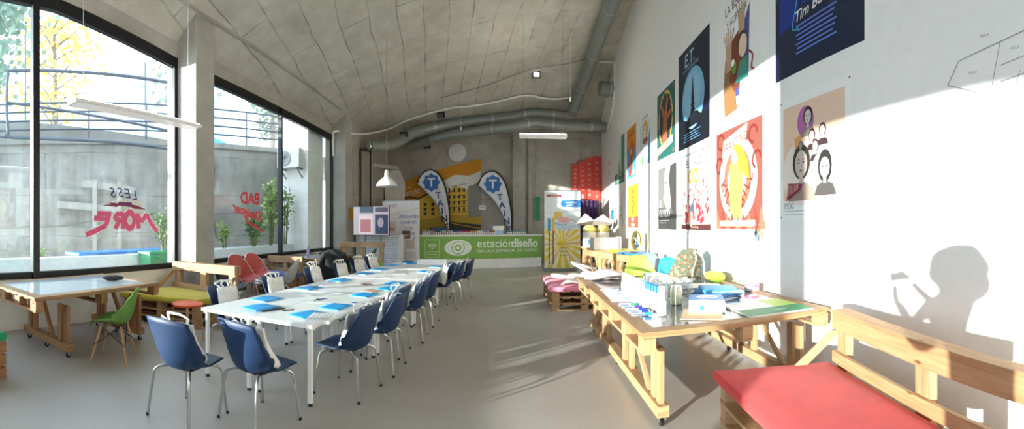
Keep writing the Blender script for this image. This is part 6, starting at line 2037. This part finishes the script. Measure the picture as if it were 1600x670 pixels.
# paper ream box
t = thing('paper_ream', 'blue and white paper ream box with ONE printed on the lid', 'paper ream', (1.78, 3.6, TT), R(-24))
t.scale = (1.2, 1.15, 1.25)
m = MB(); m.box(-.14, .14, -.2, .2, 0, .07, plain('#f5f8fb', .4)); m.build('box', t, bevel=.004)
m = MB(); fr = frame((-.14, -.2, .0705), (1, 0, 0), (0, 1, 0)); UB = plain('#2f93e0', .4)
m.shape(fr, [(0, .12), (.1, .16), (.28, .1), (.28, .4), (0, .4)], 1, UB); m.ell(fr, .15, .27, .09, .07, 2, WHITE); m.text(fr, 'One', .15, .25, .07, 3, DG); m.rect(fr, .05, .03, .2, .045, 1, plain('#c9cdd2', .5))
fl = frame((-.141, .2, 0), (0, -1, 0), (0, 0, 1)); m.rect(fl, 0, .0, .27, .07, 1, UB); m.text(fl, 'COPY', .13, .02, .035, 2, WHITE)
ff = frame((-.14, -.201, 0), (1, 0, 0), (0, 0, 1)); m.ell(ff, .1, .035, .018, .018, 1, UB, 16); m.text(ff, 'A4  80', .17, .025, .025, 1, DG)
m.build('printed_label', t, smooth=False)
m = MB(); m.box(-.2, .16, -.3, .2, 0, .006, plain('#d8b892', .7)); tag(m.build('cardboard_sheet', None, (1.68, 3.42, TT), R(-28)), 'brown cardboard sheet under the paper ream', 'cardboard')
bpy.data.objects[t.name].location.z += .007
# stack of blue folders
for k in range(6):
    o = dup(fo, (2.25 + .012 * math.sin(k * 2), 4.28 - .01 * k, TT + .002 + .0145 * k), R(96 - 5 * k), ['blue folder at the bottom of the stack on the long table', 'blue folder second from the bottom of the stack', 'blue folder third from the bottom of the stack', 'blue folder fourth from the bottom of the stack', 'blue folder just below the top of the stack', 'blue folder on top of the stack on the long table'][k], 'stacked blue folders on the long table')
    o.scale = (1.35, 1.7, 1)
# green drawing pads
CG = plain('#2f8a5c', .5); CL = plain('#b9d36a', .5)
def pad(m, fr, w, l):
    m.rect(fr, 0, 0, w, l, 1, plain('#f2f2ee', .5)); m.rect(fr, 0, 0, w, l * .42, 2, CG); m.rect(fr, w * .62, l * .42, w, l, 2, CL); m.text(fr, 'canson', w * .55, l * .22, .06, 3, WHITE, rot=180, bold=.01); m.line(fr, [(w * .5, l * .12), (w * .52, l * .17), (w * .55, l * .13)], .008, 3, CL)
    rr = random.Random(2)
    for k in range(7): m.line(fr, [(w * .1, l * (.5 + .06 * k)), (w * (.3 + .25 * rr.random()), l * (.52 + .06 * k))], .004, 3, plain('#b4b9bd', .6))
sheet((2.28, 3.32, TT + .001), -3, .68, .62, 'green and white canson drawing pad at the near table corner', plain('#e9e9e4', .6), 'drawing_pad', .014, pad, cat='drawing pad')
sheet((2.1, 4.0, TT), 30, .42, .3, 'grey printed leaflet between the paper ream and drawing pad', plain('#d9d9d8', .6), 'leaflet', .004, art_lines, cat='leaflet')
sheet((1.85, 4.55, TT), 15, .36, .26, 'reddish printed leaflet under the blue folder stack', plain('#e0aaa4', .6), 'leaflet', .003, art_photo, cat='leaflet')
sheet((2.0, 4.95, TT), 25, .5, .34, 'leaflet with blue figures behind the folder stack', PAPER, 'leaflet', .005, lambda m, fr, w, l: [m.rect(fr, .03, .04, .2, .28, 1, plain('#8a8f9a', .5)), m.ell(fr, .15, .16, .06, .09, 2, plain('#36589c', .5)), m.ell(fr, .3, .18, .05, .08, 2, plain('#d6b9a0', .5)), m.rect(fr, .36, .1, .46, .2, 2, plain('#4f6fb4', .5))], cat='leaflet')
sheet((2.4, 4.95, TT + .006), -10, .5, .4, 'large white printed sheet behind the blue folder stack', PAPER, 'paper_sheet', .002, art_lines)
sheet((2.35, 5.6, TT), 40, .42, .3, 'white magazine open on the far half of the table', PAPER, 'magazine', .008, art_lines, cat='magazine')
t = thing('tape_roll', 'round tub of pink tape at the wall edge of the long table', 'tape', (2.76, 4.32, TT))
m = MB(); m.lathe([(.085, 0), (.09, .003), (.09, .045), (.085, .048)], plain('#f6e9ee', .4), n=30); m.build('base', t); m = MB(); m.lathe([(.088, .048), (.093, .05), (.093, .078), (.086, .084), (0, .084)], plain('#ec7fae', .4), n=30); m.build('lid', t)
# camouflage backpack
t = thing('backpack', 'camouflage drawstring backpack slumped at the far wall side of the table', 'backpack', (2.52, 5.82, TT), R(10))
mc_, nt, b = _new('camouflage_fabric')
oc = texc(nt); v1 = noise(nt, oc, 14, 4, .6, .47, .53); v2 = noise(nt, oc, 22, 4, .6, .52, .56); v3 = noise(nt, oc, 30, 3, .6, .56, .6)
c_ = mixc(nt, v1, lin('#6e5340'), lin('#5d6650')); c_ = mixc(nt, v2, c_, lin('#94826a')); c_ = mixc(nt, v3, c_, lin('#2f6a5a'))
nt.links.new(c_, b.inputs['Base Color']); b.inputs['Roughness'].default_value = .9
m = MB()
def bp(u, v):
    a_ = u * 2 * math.pi; w_ = (.29 - .10 * v - .1 * max(0, v - .75) * 4 * .6); d_ = (.17 - .06 * v - .06 * max(0, v - .8) * 4)
    k_ = 1 + .05 * math.sin(a_ * 5 + v * 6) + .03 * math.sin(a_ * 9 - v * 13)
    return (math.cos(a_) * w_ * k_ + .09 * v, math.sin(a_) * d_ * k_, .42 * v ** .9 * (1 + .03 * math.sin(a_ * 3)))
m.grid(bp, 40, 22, mc_, cu=True); m.grid(lambda u, v: Vector(bp(u, 1)) * (1 - v) + Vector((.09, 0, .40)) * v, 40, 3, mc_, cu=True); m.build('bag_body', t, angle=80)
for s in (0, 1):
    m = MB(); m.tube(smoothpath([(.12, -.07, .42), (.1 + .12 * s, -.15, .3), (.02 + .2 * s, -.19, .15), (-.02 + .24 * s, -.2, .01)], 6), .008, plain('#e9dfca', .8), 6); m.build('drawstring', t)
m = MB(); m.blob((.12, 0, .41), (.07, .05, .04), mc_, 16, .25, 5); m.build('gathered_top', t)
t = thing('folded_hoodie', 'bright lime garment bundled beside the camouflage backpack', 'garment', (2.74, 5.25, TT)); m = MB(); m.blob((0, 0, .075), (.1, .2, .075), cloth('#c6e640', .85), 26, .12, 6, Matrix.Rotation(R(8), 4, 'Z')); m.build('folds', t, angle=80); m = MB(); m.blob((-.03, -.12, .045), (.1, .1, .045), cloth('#c6e640', .85), 20, .15, 9); m.build('sleeve', t, angle=80)
card((2.1, 6.1, TT), 8, (.26, .18, .06), plain('#a8d8dc', .2), 'plastic_case', 'pale aqua transparent case beyond the glasses', 'case')
card((2.35, 6.15, TT), -6, (.3, .22, .03), plain('#42505c', .4), 'dark_binder', 'dark flat binder in front of the turquoise chair', 'binder')

# ------------------------------------------------------------------ the photographer, standing behind the viewpoint
SKN = plain('#c99277', .55, 0, .03); SHIRT = cloth('#3a3f4a', .9); TROU = cloth('#2a3040', .9); HAIR = plain('#2c211b', .8)
per = thing('person', 'person in dark clothes standing and holding up a phone to photograph', 'person', (0, -.55, 0))


def skin(name, verts, edges, rad, mat, sub=2, par=None):
    me = bpy.data.meshes.new(name); me.from_pydata(verts, edges, []); me.materials.append(mat)
    o = bpy.data.objects.new(name, me); COL.objects.link(o)
    md = o.modifiers.new('skin', 'SKIN'); md.use_smooth_shade = True; md.use_x_symmetry = False
    for i, v in enumerate(me.skin_vertices[0].data):
        r = rad[i]; v.radius = (r, r) if not isinstance(r, tuple) else r
        v.use_root = (i == 0)
    s = o.modifiers.new('subdiv', 'SUBSURF'); s.levels = sub; s.render_levels = sub
    o.parent = par or per
    return o


V = [(0, 0, .98), (0, 0, 1.12), (0, .0, 1.28), (0, .0, 1.42), (0, .01, 1.5), (0, .03, 1.6), (0, .03, 1.7)]
E_ = [(i, i + 1) for i in range(6)]
Rr = [(.16, .12), (.14, .11), (.16, .12), (.15, .1), (.055, .055), (.075, .085), (.07, .085)]
def limb(pts, rs, root):
    i0 = len(V); V.extend(pts); Rr.extend(rs); E_.append((root, i0)); E_.extend((i0 + k, i0 + k + 1) for k in range(len(pts) - 1)); return i0
for s in (-1, 1):
    limb([(s * .2, .0, 1.42), (s * .3, .12, 1.24), (s * .2, .36, 1.42), (s * .115, .44, 1.54)], [.058, .043, .034, .028], 3)
    limb([(s * .1, .0, .9), (s * .12, .02, .5), (s * .13, -.01, .1)], [.09, .062, .045], 0)
body = skin('body', V, E_, Rr, SKN, 2)
# shirt and trousers over the body
V = [(0, 0, .98), (0, 0, 1.12), (0, 0, 1.28), (0, 0, 1.42)]; E_ = [(0, 1), (1, 2), (2, 3)]; Rr = [(.172, .13), (.152, .122), (.172, .13), (.16, .112)]
for s in (-1, 1): limb([(s * .2, .0, 1.42), (s * .3, .12, 1.24), (s * .215, .32, 1.4)], [.07, .056, .045], 3)
skin('shirt', V, E_, Rr, SHIRT)
V = [(0, 0, 1.0), (0, 0, .92)]; E_ = [(0, 1)]; Rr = [(.168, .126), (.17, .13)]
for s in (-1, 1): limb([(s * .1, .0, .85), (s * .12, .02, .5), (s * .13, -.01, .12)], [.1, .074, .066], 1)
skin('trousers', V, E_, Rr, TROU)
for s in (-1, 1):
    m = MB(); m.blob((s * .13, .06, .05), (.05, .14, .05), plain('#e6e6e6', .6), 18, 0, 1, None, .8); m.build('shoe', per)
m = MB(); m.blob((0, .04, 1.68), (.085, .105, .125), SKN, 24); m.blob((0, .148, 1.665), (.014, .02, .024), SKN, 10)
for s in (-1, 1): m.blob((s * .088, .03, 1.665), (.012, .025, .035), SKN, 10)
for s in (-1, 1): m.blob((s * .034, .132, 1.69), (.014, .01, .009), WHITE, 10); m.blob((s * .034, .14, 1.69), (.006, .006, .006), HAIR, 8)
m.blob((0, .138, 1.625), (.026, .012, .009), plain('#a5524c', .5), 10); m.build('head', per)
m = MB(); m.blob((0, -.08, 1.70), (.23, .21, .19), HAIR, 26, .05, 3); m.blob((0, -.2, 1.58), (.15, .12, .14), HAIR, 18, .05, 5); m.build('hair', per)
for s in (-1, 1):
    # palm behind the phone edge, four fingers over the back, thumb on the screen side
    vv = [(s * .105, .46, 1.555), (s * .098, .475, 1.59), (s * .095, .48, 1.615)]; ee = [(0, 1), (1, 2)]; rr_ = [.026, .024, .016]
    hand = skin('hand', vv, ee, [(.02, .03), (.015, .032), (.012, .026)], SKN)
    for k in range(4):
        z = 1.575 + .019 * k; L_ = [.8, 1, 1.05, .95][k]
        skin('finger', [(s * .1, .485, z), (s * .09, .512, z + .002), (s * (.09 - .028 * L_), .522, z + .003), (s * (.09 - .05 * L_), .518, z + .003)], [(0, 1), (1, 2), (2, 3)], [.0095, .009, .0085, .0075], SKN, 1, hand)
    skin('thumb', [(s * .098, .47, 1.575), (s * .075, .468, 1.585), (s * .05, .482, 1.592)], [(0, 1), (1, 2)], [.012, .0105, .009], SKN, 1, hand)
t = thing('smartphone', 'black smartphone held up sideways in both hands', 'phone', (0, -.058, 1.6))
m = MB(); m.box(-.085, .085, -.004, .004, -.042, .04, BLACK); m.build('casing', t, bevel=.003)
m = MB(); m.box(-.08, .08, -.0048, -.004, -.038, .036, emit('#9aa6b4', .3)); m.build('screen', t)
